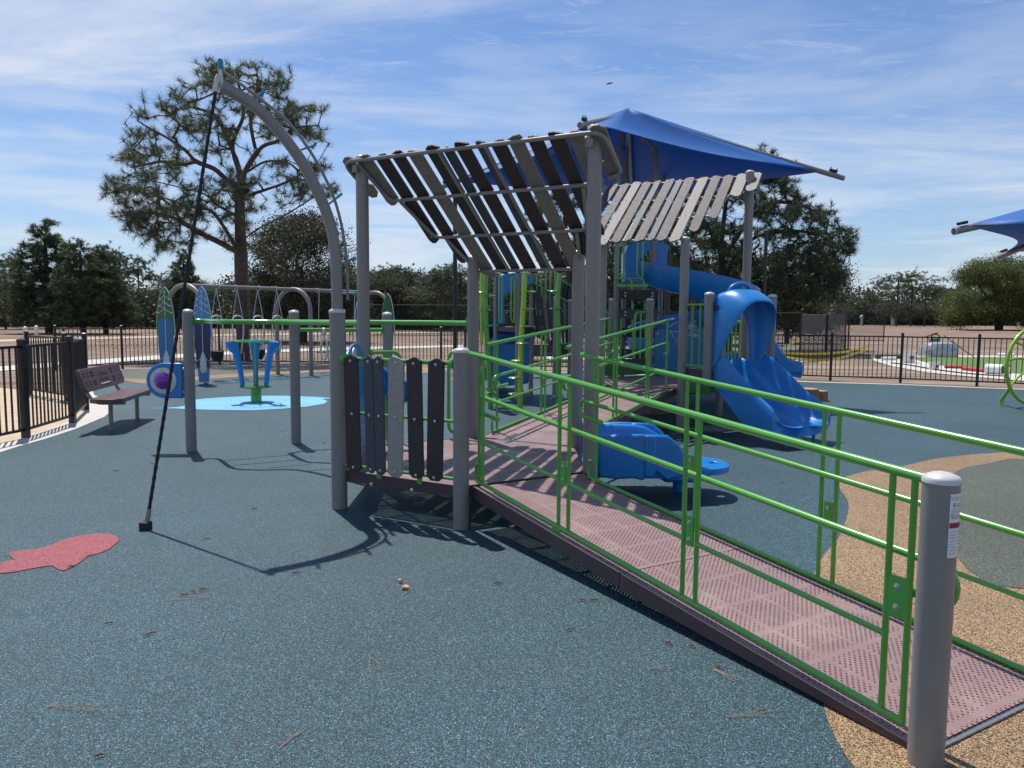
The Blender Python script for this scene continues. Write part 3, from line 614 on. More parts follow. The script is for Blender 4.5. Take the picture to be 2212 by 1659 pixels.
# overhead wavy ladder on posts A and B
A = gp(414, 975); B = gp(640, 958); K = Vector((-1.69, 10.42, 0))
pA = post(ps, A, 1.716); pB = post(ps, B, 1.716); pK = post(ps, K, 1.70)
cot = 1/math.tan(R(SUN_EL)); sh = lambda x, y, h=1.595: gp(*S(600+x*.6693, 1750+y*.6693))+Vector((math.cos(R(SUN_AZ)), math.sin(R(SUN_AZ)), 0))*h*cot+UP*h
lad = emp('overhead_ladder', (A.x, A.y, 1.6), ps)
ra = bez([A+UP*1.595, sh(345, 131), sh(410, 133), sh(450, 160), sh(490, 185), sh(560, 196), sh(700, 198), sh(930, 205), H_+UP*1.60], 5)
rb_ = bez([B+UP*1.598, sh(920, 85), sh(850, 96), sh(842, 101), sh(880, 125), sh(950, 152), sh(1083, 158), G+Vector((-.5, .35, 1.60)), G+UP*1.60], 5)
MB().tube(ra, .029, 14).build('ladder_rail', green, lad); MB().tube(rb_, .029, 14).build('ladder_rail', green, lad)
for a, b in (((450, 143), (842, 107)), ((490, 172), (890, 137)), ((700, 188), (965, 163)), ((930, 206), (1083, 190))):
    MB().tube([sh(*a), sh(*b)], .013, 8).build('rung', green, lad)
for P_, X in ((A, ra[1]), (B, rb_[1]), (H_, ra[-2]), (G, rb_[-2])):
    t = (X-(P_+UP*1.6)); t.z = 0; t.normalize(); MB().box(P_+t*.07+UP*1.60, (.012, .07, .13), t, UP.cross(t)).build('mounting_plate', green, lad)
bar2 = emp('hanging_bar', (B.x, B.y, 1.485), ps)
MB().tube([B+UP*1.485, K+UP*1.485], .025, 14).build('bar', green, bar2)
for P_, q in ((B, 1), (K, -1)):
    t = (K-B).normalized()*q; MB().box(P_+t*.068+UP*1.485, (.012, .06, .11), t, UP.cross(t)).build('mounting_plate', green, bar2)
rg = B+(K-B)*.31; tg = emp('trapeze_ring', (rg.x, rg.y, 1.15), label='grey oval hand ring hanging from the lower green bar behind the arch post', category='ring')
MB().box(rg+UP*1.46, (.05, .07, .10)).build('clamp', steel, tg, bevel=.01); MB().tube([rg+UP*1.41, rg+UP*1.36], .016, 8).build('swivel', steel, tg)
MB().tube([rg+Vector((math.cos(a)*.045, 0, 1.23+math.sin(a)*.13)) for a in [k*math.pi/12 for k in range(24)]], .016, 10, closed=True).build('ring', greyl, tg)
# blue drum panel left of post A
dn_ = Vector((0, -1, 0)); dp = emp('drum_panel', (A.x-.3, A.y, .87), ps)
def P3(o, ax, pts): return pts
cx, cz, rr_ = -.30, .872, .215
poly = [(-.075, cz-rr_), (-.075, cz+rr_)]+[(cx+.0+rr_*math.cos(R(a)), cz+rr_*math.sin(R(a))) for a in range(90, 271, 10)]
MB().prism(poly, Vector((A.x, A.y-.0, 0)), Vector((1, 0, 0)), UP, .07).build('panel_body', blue, dp, bevel=.015)
cc = Vector((A.x+cx, A.y-.036, cz))
MB().lathe(cc, [(.160, 0), (.160, .010), (.152, .014), (.10, .014)], 40, dn_).build('ring_plate', greyl, dp)
MB().lathe(cc, [(.105, .014), (.105, .03), (.095, .04), (.07, .065), (.035, .082), (.001, .085)], 10, dn_).build('drum_dome', purple, dp)
mb = MB(); [mb.lathe(cc+Vector((math.cos(R(a))*.13, -.014, math.sin(R(a))*.13)), [(.011, 0), (.010, .004), (.003, .005)], 10, dn_) for a in range(0, 360, 45)]; mb.build('ring_bolt', steel, dp)
for z in (cz+.14, cz-.14): MB().lathe(Vector((A.x-.075, A.y, z)), [(.02, 0), (.02, .02), (.012, .03)], 10, (1, 0, 0)).build('spacer', steel, dp)
# wheel panels seen between the planks, grab rails
nHG = -eyr; tHG = (G-H_).normalized()
wp = emp('wheel_panel', (H_.x, H_.y, .9), ps)
def disc(c, r, m, nm, th=.05, n=(0, -1, 0)): return MB().lathe(c, [(r*.96, 0), (r, .006), (r, th-.012), (r*.9, th), (r*.82, th-.008), (.001, th-.008)], 32, n).build(nm, m, wp)
c1_ = at(812, 826, 7.75); disc(c1_, .175, blue, 'wheel'); disc(c1_+Vector((0, -.045, 0)), .10, blue3, 'hub', .02)
MB().tube([c1_+Vector((math.cos(R(a))*.12, -.055, math.sin(R(a))*.12)) for a in range(100, 181, 10)], .004, 6).build('arc_mark', white, wp)
c2_ = at(862, 845, 7.85); disc(c2_, .135, blue, 'wheel'); disc(c2_+Vector((0, -.045, 0)), .09, blue2, 'hub', .03); MB().tube([c2_+Vector((-.12, -.06, .04)), c2_+Vector((.12, -.06, -.04))], .016, 8).build('wheel_spoke', blue, wp)
mid = c1_*.5+c2_*.5+Vector((0, .06, 0)); MB().tube([Vector((mid.x, mid.y, .35)), Vector((mid.x, mid.y, 1.02))], .022, 10).build('wheel_post', grey, wp)
MB().tube([c1_+Vector((0, .03, 0)), c2_+Vector((0, .03, 0))], .02, 8).build('wheel_arm', grey, wp)
tCH = (H_-C).normalized(); bp_ = emp('wave_panel', (C.x, C.y, .9), ps)
poly = [(.10, .40), (1.10, .40), (1.10, 1.22)]+[(.60+.5*math.cos(R(a)), 1.16+.26*math.sin(R(a))) for a in range(15, 166, 10)]+[(.10, 1.22)]
MB().prism(poly, C+Vector((.03, 0, 0)), tCH, UP, .02).build('panel_board', blue3, bp_, bevel=.003)
o = MB().lathe(C+Vector((.05, .42, 1.30)), [(.001, 0), (.09, 0), (.09, .012), (.05, .016)], 24, (1, 0, 0)).build('white_disc', white, bp_)
mb = MB()
for z in (.52, .60, .68): mb.tube([C+tCH*(.15+k*.06)+Vector((.042, 0, z+.02*math.sin(k*1.3))) for k in range(16)], .004, 6)
mb.build('wave_mark', white, bp_)
gr = emp('grab_rails', (H_.x, H_.y, 1.2), ps); gr.name = 'grab_rail'
for P_, t, L_ in ((H_, tHG, .40), (G, -tHG, .30)):
    MB().tube(fillet([P_+t*.05+UP*1.30, P_+t*L_+UP*1.30, P_+t*L_+UP*.40, P_+t*.05+UP*.40], .10), .019, 12).build('loop_rail', green, gr)
    MB().tube([P_+t*.22+UP*1.30, P_+t*.22+UP*.40], .013, 8).build('baluster', green, gr)
    MB().lathe(P_+t*.055+UP*1.30, [(.045, 0), (.045, .02), (.03, .035)], 14, t).build('rail_flange', green, gr)
# blue moulded seat slide on the right hand side of the first deck
ts = emp('toddler_slide', (1.2, 7.25, 0), ps); mb = MB()
rows = []
prof = [(0.70, .34, .30), (.95, .335, .30), (1.20, .33, .30), (1.30, .33, .29), (1.42, .325, .24), (1.55, .315, .14), (1.68, .31, .05), (1.80, .305, .02)]
for x, zf, hw in prof:
    hw2 = .36-.05*max(0, (x-1.4)); y0 = 7.24
    r_ = [(-hw2-.02, zf-.10), (-hw2-.03, zf+hw*.6), (-hw2-.01, zf+hw), (-hw2+.05, zf+hw+.0), (-hw2+.09, zf+hw*.5), (-hw2+.13, zf+.02), (-.1, zf-.03), (.1, zf-.03), (hw2-.13, zf+.02), (hw2-.09, zf+hw*.5), (hw2-.05, zf+hw), (hw2+.01, zf+hw), (hw2+.03, zf+hw*.6), (hw2+.02, zf-.10), (0, zf-.13)]
    rows.append([(x, y0+a, z) for a, z in r_]+[(x, y0+r_[0][0], r_[0][1])])
o = mb.grid(rows).build('chute', blue, ts); s_ = o.modifiers.new('sub', 'SUBSURF'); s_.levels = s_.render_levels = 2
for y in (6.84, 7.62):
    MB().prism([(.78, .25), (.78, .62), (1.05, .64), (1.40, .63), (1.50, .55), (1.60, .40), (1.58, .28), (1.40, .22), (1.30, .30), (1.18, .22), (1.1, .24), (.95, .23)], (0, y, 0), (1, 0, 0), UP, .07).build('side_wall', blue, ts, bevel=.02)
    MB().box((1.24, y, .44), (.11, .095, .38)).build('flange', blue, ts, bevel=.02)
ell = [(1.79+.27*math.cos(R(a))*(1 if abs(a-180) > 90 else .8), 7.24+.33*math.sin(R(a))) for a in range(0, 360, 12)]
hole_ = [(1.92+.045*math.cos(R(a)), 7.24+.045*math.sin(R(a))) for a in range(0, 360, 30)]
mb = MB(); bm_ = bmesh.new(); outer = [bm_.verts.new((x, y, .31)) for x, y in ell]; inner = [bm_.verts.new((x, y, .31)) for x, y in hole_]
eo = [bm_.edges.new((outer[i], outer[(i+1) % len(outer)])) for i in range(len(outer))]; ei = [bm_.edges.new((inner[i], inner[(i+1) % len(inner)])) for i in range(len(inner))]
bmesh.ops.triangle_fill(bm_, edges=eo+ei, use_beauty=True); g = bmesh.ops.extrude_face_region(bm_, geom=bm_.faces[:]); bmesh.ops.translate(bm_, verts=[v for v in g['geom'] if isinstance(v, bmesh.types.BMVert)], vec=(0, 0, -.06)); bm_.verts.index_update()
mb.add([v.co.copy() for v in bm_.verts], [tuple(v.index for v in f.verts) for f in bm_.faces]); bm_.free()
mb.build('seat_pad', blue, ts, bevel=.014)
pd = gp(1465, 1062); MB().lathe((pd.x, pd.y, 0), [(.055, 0), (.055, .10), (.075, .18), (.12, .27)], 20).build('pedestal', blue, ts)
MB().prism([(1.25, .26), (1.45, .14), (1.75, .14), (1.90, .26)], (0, 7.24, 0), (1, 0, 0), UP, .30).build('under_body', blue, ts, bevel=.03)
# label on the near post
lab = emp('age_label', (N_.x, N_.y, .95), pN); zc_ = .945; hL = .165
def wrapc(vs, a0, z0, r): # wrap flat (x,y) text on the post, x metres along the skin
    out = []
    for v in vs:
        a = a0+v[0]/PR; out.append((N_.x+math.cos(a)*r, N_.y+math.sin(a)*r, z0+v[1]))
    return out
aC = math.atan2(-N_.y, -N_.x)+R(57)
wS = .062; nseg = 12
mb = MB(); rows = [[(x, y) for x in [(-wS/2+wS*i/nseg) for i in range(nseg+1)]] for y in (-.118, .118)]
mb.grid([wrapc(rows[0], aC, zc_, PR+.0012), wrapc(rows[1], aC, zc_, PR+.0012)]); mb.build('sticker', paper, lab)
mb = MB(); rows = [[(x, y) for x in [(-.029+.058*i/nseg) for i in range(nseg+1)]] for y in (-.008, .012)]
mb.grid([wrapc(rows[0], aC, zc_, PR+.0022), wrapc(rows[1], aC, zc_, PR+.0022)]); mb.build('red_band', redp, lab)
def txt(body, size, y, x=0.0, m=ink, r=.0034, align='CENTER'):
    vs, fs = textmesh(body, size, align); MB().add(wrapc([(v.x+x, v.y) for v in vs], aC, zc_+y, PR+r), fs).build('printed_text', m, lab, smooth=False)
txt('Este equipo está diseñado', .0062, .104); txt('para jugar los niños', .0062, .096)
txt('5-12', .022, .070); txt('Se recomienda', .0064, .060); txt('supervisión de adulto', .0064, .052)
txt('GameTime', .0105, .033); txt('ADVERTENCIA', .0095, -.003, .003)
mb = MB(); mb.tube(wrapc([(x, y) for x, y in fillet([Vector((0, -.0085+.045, 0)), Vector((.026, .0365, 0)), Vector((.026, .0275, 0)), Vector((-.026, .0275, 0)), Vector((-.026, .0425, 0)), Vector((.026, .0425, 0)), Vector((.026, .036, 0))], .004)] if False else [(.027*math.copysign(min(1, abs(math.cos(t))**.4), math.cos(t)), .0365+.0085*math.copysign(min(1, abs(math.sin(t))**.6), math.sin(t))) for t in [k*math.pi/20 for k in range(40)]], aC, zc_, PR+.003), .0006, 4, closed=True); mb.build('logo_border', ink, lab)
for i, t_ in enumerate(('• Evite el recalentamiento', 'del equipo en días de sol', '• Retire las bufandas,', 'cascos de bicicleta y', 'accesorios del cuello', 'antes de jugar', '• Superficie amortiguante', 'bajo el equipo')): txt(t_, .0058, -.022-.0115*i, -.027, align='LEFT')
# ------------------------------------------------------------------ double slide beside the second deck
SA = V2((2.71, 10.67)); wS_ = pol(30.8085); dS = pol(-59.1915); SB = SA+wS_*1.2605; zP = .95
pS1 = post(ps, SA, 2.006, .73, base='round'); pS2 = post(ps, SB, 2.0, .73, base='round')
pl_ = emp('slide_landing', ((SA+SB)/2).to_tuple(), ps)
a_, b_ = VX[0], VX[1]
MB().prism([(0, 0), (1.2, 0), (1.2, .55), (0, .55)], a_+wS_*.03+UP*(zP-.01), wS_, dS, .02).build('landing_surface', vinyl, pl_)
MB().box((a_+b_)/2+dS*.56+UP*(zP-.055), (1.19, .014, .11), wS_, dS).build('edge_beam', vinyl, pl_); MB().box(a_+wS_*.03+dS*.28+UP*(zP-.055), (.5, .014, .11), dS, wS_).build('edge_beam', vinyl, pl_)
o = MB().box((a_+b_)/2+dS*.07+UP*.72, (1.16, .014, .30), wS_, dS).build('riser_panel', dgreen, pl_)
mb = MB(); [bolt(mb, a_+wS_*k+dS*.078+UP*.64, dS, .012) for k in (.3, .6, .9)]; mb.build('riser_bolt', steel, o)
o = MB().box(a_+wS_*.035+dS*.28+UP*.735, (.5, .014, .26), dS, wS_).build('riser_panel', dgreen, pl_)
for P_, nm in ((a_, 0), (b_, 1)):
    gr2 = emp('guard_rail', P_.to_tuple(), ps); e = SA if nm == 0 else SB
    for z in (1.86, 1.0): MB().tube([P_+UP*z, e+UP*z], .017, 10).build('rail', green, gr2)
    for f in (.38, .68): MB().tube([P_.lerp(e, f)+UP*1.86, P_.lerp(e, f)+UP*1.0], .014, 8).build('baluster', green, gr2)
mS = (SA+SB)/2; ds = emp('double_slide', mS.to_tuple(), ps)
def SP(w, d, z): return mS+wS_*w+dS*d+UP*z
path = [(-.10, .955), (.03, .95), (.15, .90), (.30, .78), (.48, .62), (.66, .47), (.84, .35), (1.0, .315), (1.13, .30), (1.22, .298), (1.29, .27)]
sec = [(-.56, -.06, 0), (-.585, .10, .14), (-.55, .12, .17), (-.505, .115, .165), (-.47, .06, .08), (-.42, .01, 0), (-.27, -.02, 0), (-.11, .01, 0), (-.065, .07, .06), (0, .13, .10), (.065, .07, .06), (.11, .01, 0), (.27, -.02, 0), (.42, .01, 0), (.47, .06, .08), (.505, .115, .165), (.55, .12, .17), (.585, .10, .14), (.56, -.06, 0)]
rows = []
for i, (d_, z) in enumerate(path):
    f = i/(len(path)-1); k = .65+1.35*math.sin(math.pi*min(1, f*1.15))**.8 if f < .87 else .35+.25*(1-f)/.13; sp = 1+.05*max(0, f-.7)
    low_ = -.12*(1 if f < .9 else .6)
    wm = lambda w: w*(1-.22*(1-f))-.14*(1-f)
    rows.append([SP(wm(w)*sp, d_+max(0, f-.78)*(.55*math.cos(math.pi*min(1, abs(abs(w)-.27)/.30))-.25), z+(h*k+r_*.35*(k if f < .85 else .2) if abs(w) > .02 or True else 0)+(low_ if j in (0, len(sec)-1) else 0)) for j, (w, h, r_) in enumerate(sec)]+[SP(wm(.2)*sp, d_, z-.13), SP(wm(-.2)*sp, d_, z-.13), SP(wm(sec[0][0])*sp, d_, z+sec[0][1]*k+low_)])
mb = MB().grid(rows); k_ = len(rows[0]); mb.f.append(tuple(range(k_-2, -1, -1))); mb.f.append(tuple((len(rows)-1)*k_+j for j in range(k_-1)))
o = mb.build('chute', blue, ds); s_ = o.modifiers.new('sub', 'SUBSURF'); s_.levels = s_.render_levels = 2
for w in (-.3, .25): MB().lathe(SP(w, 1.10, 0), [(.022, 0), (.022, .18), (.03, .24)], 12).build('foot', blue, ds)
# hood: back plate with an arched opening, and a canopy that swells out over the slide
def arch(wd, top, bot, n=20, ex_=2.6):
    out = []
    for i in range(n+1):
        a = math.pi*i/n; c, s = math.cos(a), math.sin(a)
        out.append((-math.copysign(abs(c)**(2/ex_), c)*wd, bot+(top-bot)*abs(s)**(2/ex_)))
    return out
rows = []
for off, wd, tp, bt, ex_ in ((-.04, .575, 2.0, .93, 7), (.0, .585, 2.02, .93, 7), (.07, .592, 2.055, .96, 5), (.17, .60, 2.085, .98, 4), (.30, .605, 2.06, 1.0, 3.4), (.43, .60, 1.99, 1.02, 3.0), (.52, .585, 1.92, 1.04, 2.9), (.515, .56, 1.885, 1.04, 2.9), (.42, .57, 1.95, 1.03, 3.0), (.30, .575, 2.02, 1.02, 3.4), (.17, .565, 2.045, 1.0, 3.8), (.07, .52, 1.96, 1.0, 3.8), (.02, .485, 1.86, .97, 3.4), (.012, .47, 1.80, .95, 3), (-.04, .47, 1.80, .95, 3)):
    rows.append([SP(-.155+.755*w, (off*(.22+.78*max(0.0, min(1, (z-1.0)/.85))**.9) if off > .03 else off), z) for w, z in arch(wd, tp, bt, 24, ex_)])
rows.append(rows[0]); hd = MB().grid(rows).build('hood', blue, ds); s_ = hd.modifiers.new('sub', 'SUBSURF'); s_.levels = s_.render_levels = 2
MB().tube(bez([SP(-.36, .10, 2.04), SP(-.32, .11, 2.10), SP(-.22, .13, 2.145), SP(-.08, .13, 2.145), SP(.02, .11, 2.10), SP(.07, .10, 2.04)], 6), .030, 12).build('top_handle', blue, hd)
MB().prism([(.0, 0), (.09, -.02), (.13, .05), (.06, .09), (-.01, .07)], SP(-.60, .02, 1.80), dS, UP, .012).build('hand_hole', navy, hd)
t3 = emp('side_slide', (4.6, 14.2, 0), ps); q0 = at(1612, 690, 13.7); q1 = at(1650, 735, 13.9); q2 = at(1690, 790, 14.1); rows = []
for p in bez([q0, q1, q2, q2+Vector((.28, .05, -.10))], 4): rows.append([p+Vector((h_*.0, q, h)) for q, h in ((-.30, -.12), (-.33, .14), (-.28, .16), (-.22, 0), (.22, 0), (.28, .16), (.33, .14), (.30, -.12), (-.30, -.12)) for h_ in (0,)])
o = MB().grid(rows).build('chute', blue, t3); s_ = o.modifiers.new('sub', 'SUBSURF'); s_.levels = s_.render_levels = 1
MB().box(q2+Vector((.14, .05, -.03)), (.30, .68, .26)).build('chute_end', blue, t3, bevel=.07)
# face panel between two posts behind the ramp
f0, f1 = VX[3], VX[2]; tF = (f1-f0).normalized(); fp = emp('face_panel', f0.to_tuple(), ps)
poly = [(.10, .70), (1.16, .70), (1.16, 1.44)]+[(.10+1.06*(1-k/10), 1.44+.09*math.sin(math.pi*k/10)) for k in range(1, 10)]+[(.10, 1.44)]
MB().prism(poly, f0, tF, UP, .02).build('panel_board', blue2, fp, bevel=.004)
nF = UP.cross(tF); nF = -nF if nF.y > 0 else nF
def FP(a, z): return f0+tF*a+nF*.014+UP*z
def fpx(x, y): # pixel of the survey crop -> panel coordinates
    X, Y = S(2600+x/4.762, 1270+y/4.76); q = onv(X, Y, f0, f1); return FP((Vector((q.x, q.y, 0))-f0).dot(tF), q.z)
for nm, pts, cl in (('eye_ring', [(800+58*math.cos(a), 160+62*math.sin(a)) for a in [k*.35 for k in range(18)]], True), ('mark_line', [(360, 268), (450, 272), (575, 265)], 0), ('mark_line', [(390, 255), (450, 365), (500, 470), (575, 285)], 0), ('mark_line', [(400, 235), (390, 262), (362, 270)], 0), ('mark_line', [(750, 345), (765, 300), (795, 262), (860, 243), (920, 255), (955, 300), (970, 348), (750, 346)], 0), ('mark_line', [(835, 315), (895, 315)], 0), ('mark_line', [(835, 340), (895, 340)], 0), ('mark_line', [(835, 365), (890, 365)], 0), ('mark_line', [(845, 60), (882, 90)], 0), ('mark_line', [(955, 58), (968, 90), (970, 180), (955, 215)], 0), ('mark_line', [(885, 155), (900, 162), (890, 178)], 0)):
    MB().tube([fpx(*p) for p in pts], .005, 6, closed=bool(cl)).build(nm, white, fp)
MB().prism([(0, .03), (-.02, .02), (-.03, 0), (-.02, -.025), (0, -.03)], fpx(800, 158), tF, UP, .004).build('eye_pupil', white, fp)
for y in (65, 205): MB().tube([fpx(250, y), fpx(560, y)], .004, 6).build('slot', navy, fp)
mb = MB(); [bolt(mb, FP(s, z), nF, .012) for s in (.16, 1.10) for z in (.76, 1.38)]; mb.build('panel_bolt', steel, fp)
# far edge rails and low green riser on deck two
g4 = emp('guard_rail', VX[4].to_tuple(), ps); t4 = (VX[3]-VX[4]).normalized()
MB().box((VX[3]+VX[4])/2+UP*.78, (1.12, .014, .22), t4, UP.cross(t4)).build('riser_panel', dgreen, g4)
MB().box((VX[3]+VX[4])/2+UP*.92, (1.14, .05, .06), t4, UP.cross(t4)).build('step_edge', vinyl, g4)
for P_, t, L_ in ((VX[4], t4, .36), (VX[3], -t4, .33)):
    MB().tube(fillet([P_+t*.05+UP*1.76, P_+t*L_+UP*1.76, P_+t*L_+UP*.9, P_+t*(L_-.02)+UP*.9], .10), .019, 10).build('loop_rail', green, g4)
    MB().tube([P_+t*.2+UP*1.76, P_+t*.2+UP*.9], .015, 8).build('baluster', green, g4)
t5 = (VX[5]-VX[4]).normalized(); g5 = emp('guard_rail', VX[5].to_tuple(), ps)
for z in (1.62, 1.22, .80): MB().tube([VX[4]+UP*z, VX[5]+UP*z], .016, 8).build('rail', green, g5)
for f in (.2, .35, .5, .65, .8): MB().tube([VX[4].lerp(VX[5], f)+UP*1.62, VX[4].lerp(VX[5], f)+UP*.80], .013, 8).build('baluster', green, g5)
t1 = (VX[2]-VX[1]).normalized(); g1 = emp('guard_rail', VX[2].to_tuple(), ps)
for z in (1.62, .80): MB().tube([VX[1]+UP*z, VX[2]+UP*z], .016, 8).build('rail', green, g1)
for f in (.2, .35, .5, .65, .8): MB().tube([VX[1].lerp(VX[2], f)+UP*1.62, VX[1].lerp(VX[2], f)+UP*.80], .013, 8).build('baluster', green, g1)

# ================================================================== CLIMBING TOWER
tw = emp('climbing_tower', (1.6, 16.4, 0), label='thin posted climbing tower with blue spiral slide, plank stairs and pod climbers behind the ramps', category='play structure')
r2_ = .047
def s5(x, y): return S(1800+x/2.37, 1000+y/2.37)
def r3b(x, y): return S(2300+x/2.765, 900+y/2.765)
Q = {}
for nm, b, h in (('a', s5(430, 1395), 2.55), ('b', s5(635, 1430), 2.55), ('c', s5(765, 1385), 2.6), ('d', s5(990, 1415), 2.05)):
    Q[nm] = gp(*b); post(tw, Q[nm], h, r=r2_)
ce = gp(*s5(1130, 1400)); post(tw, ce, 2.0, r=r2_)
# columns that run up to the sail
COLS = [Vector((2.06, 15.4, 0)), Vector((2.42, 16.9, 0)), Vector((2.85, 15.8, 0)), Vector((3.3, 17.3, 0))]
hts = (5.0, 5.35, 5.05, 4.95)
for p, h in zip(COLS, hts): post(tw, p, h, r=r2_+.006, cap=False, name='column')
def quad(name, pts, z, th, m, parent): return MB().prism([(p[0]-pts[0][0], p[1]-pts[0][1]) for p in pts], Vector((pts[0][0], pts[0][1], z-th/2)), (1, 0, 0), (0, 1, 0), th).build(name, m, parent, smooth=False)
quad('upper_deck', [COLS[0], COLS[2], COLS[3], COLS[1]], 2.36, .10, vinyl, tw)
quad('lower_deck', [Q['a'], Q['b'], Q['c']+Vector((.35, .8, 0)), Q['a']+Vector((.3, 1.1, 0))], 1.45, .09, vinyl, tw)
# upper guard rails (tall loops)
for x0, x1 in ((470, 535), (685, 745)):
    a, b = at(*r3b(x0, 600), 15.35), at(*r3b(x1, 600), 15.35)
    MB().tube(fillet([Vector((a.x, 15.35, 3.3)), Vector((a.x, 15.35, 2.48)), Vector((b.x, 15.35, 2.42)), Vector((b.x, 15.35, 3.3)), Vector((a.x, 15.35, 3.3))], .09), .017, 8).build('loop_rail', green, tw)
MB().box(at(*r3b(635, 668), 15.3), (.62, .03, .07)).build('deck_lip', green, tw)
# plank ladder
pl2 = emp('plank_ladder', (2.7, 14.9, 0), tw)
xa, xb = at(*r3b(632, 900), 14.9).x, at(*r3b(770, 900), 14.9).x
for x, top in ((xa, 2.42), (xb, 2.42)):
    MB().tube(fillet([Vector((x-.28, 15.3, top)), Vector((x, 15.0, top)), Vector((x, 14.9, 1.9)), Vector((x, 14.6, .66))], .12), .018, 8).build('stringer', green, pl2)
for y, m in ((770, pbrown), (982, pslate), (1190, pbrown), (1425, pslate)):
    c = at(*r3b(705, y), 14.8); w = .36
    MB().prism([(-w, -.07), (-w-.03, .06), (-w+.03, .09), (w-.02, .085), (w+.02, .05), (w, -.06), (w-.05, -.10), (-w+.05, -.085)], c, (1, 0, 0), UP, .022).build('climb_plank', m, pl2, smooth=False, bevel=.004)
    mb = MB(); [bolt(mb, c+Vector((k, -.013, j)), (0, -1, 0), .012) for k in (-.26, .26) for j in (.03, -.03)]; mb.build('plank_bolt', steel, pl2)
for x in (455, 510):
    a = at(*r3b(x, 1000), 14.2); MB().tube([Vector((a.x, 14.2, .66)), Vector((a.x, 14.2, 1.62))], .018, 8).build('baluster', green, tw)
a = at(*r3b(400, 830), 14.4); post(tw, Vector((a.x, 14.4, 0)), 2.0, r=.043)
# spiral slide
ss = emp('spiral_slide', (3.9, 16.2, 0), tw); cc = Vector((3.78, 16.25, 0)); RR = .95
rows = []; n = 56
for i in range(n+1):
    f = i/n; a = R(200)+f*R(470); c, s = math.cos(a), math.sin(a); z = 2.42*(1-f)+.42*f
    tg_ = Vector((-s, c, 0)); rad = Vector((c, s, 0)); base = cc+rad*RR
    pr = [(-.36, .30), (-.33, .10), (-.22, 0), (0, -.04), (.22, .02), (.33, .16), (.36, .40), (.41, .40), (.40, .1), (.25, -.09), (0, -.13), (-.25, -.09), (-.40, .06), (-.41, .30)]
    rows.append([base+rad*q+UP*(z+h) for q, h in pr]+[base+rad*pr[0][0]+UP*(z+pr[0][1])])
o = MB().grid(rows).build('chute', blue, ss)
MB().tube([cc+UP*0, cc+UP*2.3], .05, 12).build('centre_post', grey, ss)
# lower run-out to the left
rows = []
for f, (x, y, z) in enumerate([(4.4, 15.0, .78), (3.9, 14.75, .66), (3.4, 14.6, .56), (2.95, 14.55, .50), (2.6, 14.55, .47)]):
    rows.append([Vector((x, y+q, z+h)) for q, h in ((-.36, -.14), (-.39, .26), (-.34, .28), (-.28, .05), (0, -.02), (.28, .05), (.34, .28), (.39, .26), (.36, -.14), (-.36, -.14))])
o = MB().grid(rows).build('run_out', blue, ss); s_ = o.modifiers.new('sub', 'SUBSURF'); s_.levels = s_.render_levels = 1
# entry hood of the spiral slide
he = emp('slide_hood', (2.9, 15.6, 2.4), tw)
def hood(px_, Yd, name, parent, th=.10, lift=None):
    pts = [at(*p, Yd) for p in px_]; o_ = pts[0]; return MB().prism([(p.x-o_.x, p.z-o_.z) for p in pts], o_, (1, 0, 0), UP, th).build(name, blue, parent, bevel=.02)
k = lambda L_: [r3b(*p) for p in L_]
hood(k([(530, 655), (530, 330), (570, 230), (640, 190), (760, 180), (905, 195), (960, 210), (1020, 245), (1000, 310), (990, 380), (992, 540), (1010, 560), (1008, 640), (985, 690), (810, 692), (850, 640), (848, 300), (830, 270), (760, 330), (700, 400), (665, 470), (660, 600), (640, 655)]), 16.05, 'hood_shell', he, .5)
MB().prism([(0, 0), (.5, 0), (.5, .25), (0, .25)], at(*r3b(550, 650), 15.7), (1, 0, 0), UP, .06).build('hood_sill', blue, he)
rows = []
ctr = [(1000, 600), (1090, 612), (1200, 645), (1320, 700), (1430, 775), (1540, 870), (1600, 980)]
for i, p in enumerate(ctr):
    c = at(*r3b(*p), 15.9-.12*i); rows.append([c+Vector((0, q, h)) for q, h in ((-.36, -.20), (-.40, .16), (-.34, .17), (-.28, -.05), (0, -.12), (.3, -.05), (.36, .22), (.41, .2), (.36, -.22), (-.36, -.20))])
o = MB().grid(rows).build('upper_run', blue, ss); s_ = o.modifiers.new('sub', 'SUBSURF'); s_.levels = s_.render_levels = 1
# left hood and slide going away
lh = emp('slide_hood', (.2, 15.5, 1.5), tw)
k = lambda L_: [s5(*p) for p in L_]
hood(k([(455, 700), (455, 280), (500, 240), (560, 225), (640, 222), (700, 228), (735, 245), (775, 262), (770, 330), (705, 350), (640, 370), (560, 395), (520, 440), (510, 520), (525, 640), (525, 705)]), 15.75, 'hood_shell', lh, .25)
sl2 = emp('straight_slide', (0, 17, 0), tw); rows = []
for i, (y, z) in enumerate([(15.9, 1.42), (16.3, 1.15), (16.8, .75), (17.3, .42), (17.9, .30)]):
    rows.append([Vector((-.1-.05*i+q, y, z+h)) for q, h in ((-.38, -.14), (-.42, .2), (-.36, .22), (-.3, .02), (.3, .02), (.36, .22), (.42, .2), (.38, -.14), (0, -.2), (-.38, -.14))])
o = MB().grid(rows).build('chute', blue, sl2); s_ = o.modifiers.new('sub', 'SUBSURF'); s_.levels = s_.render_levels = 1
fo = gp(*s5(512, 1310)); MB().lathe(fo, [(.022, 0), (.022, .35)], 10).build('foot', blue, sl2)
qa, qb = s5(452, 745), s5(618, 745)
MB().prism([(0, 0), (.86, 0), (.70, -1.15), (.12, -1.22), (-.05, -.6)], at(*s5(430, 745), 16.2), (1, 0, 0), UP, .12).build('back_shell', blue, sl2, bevel=.03)
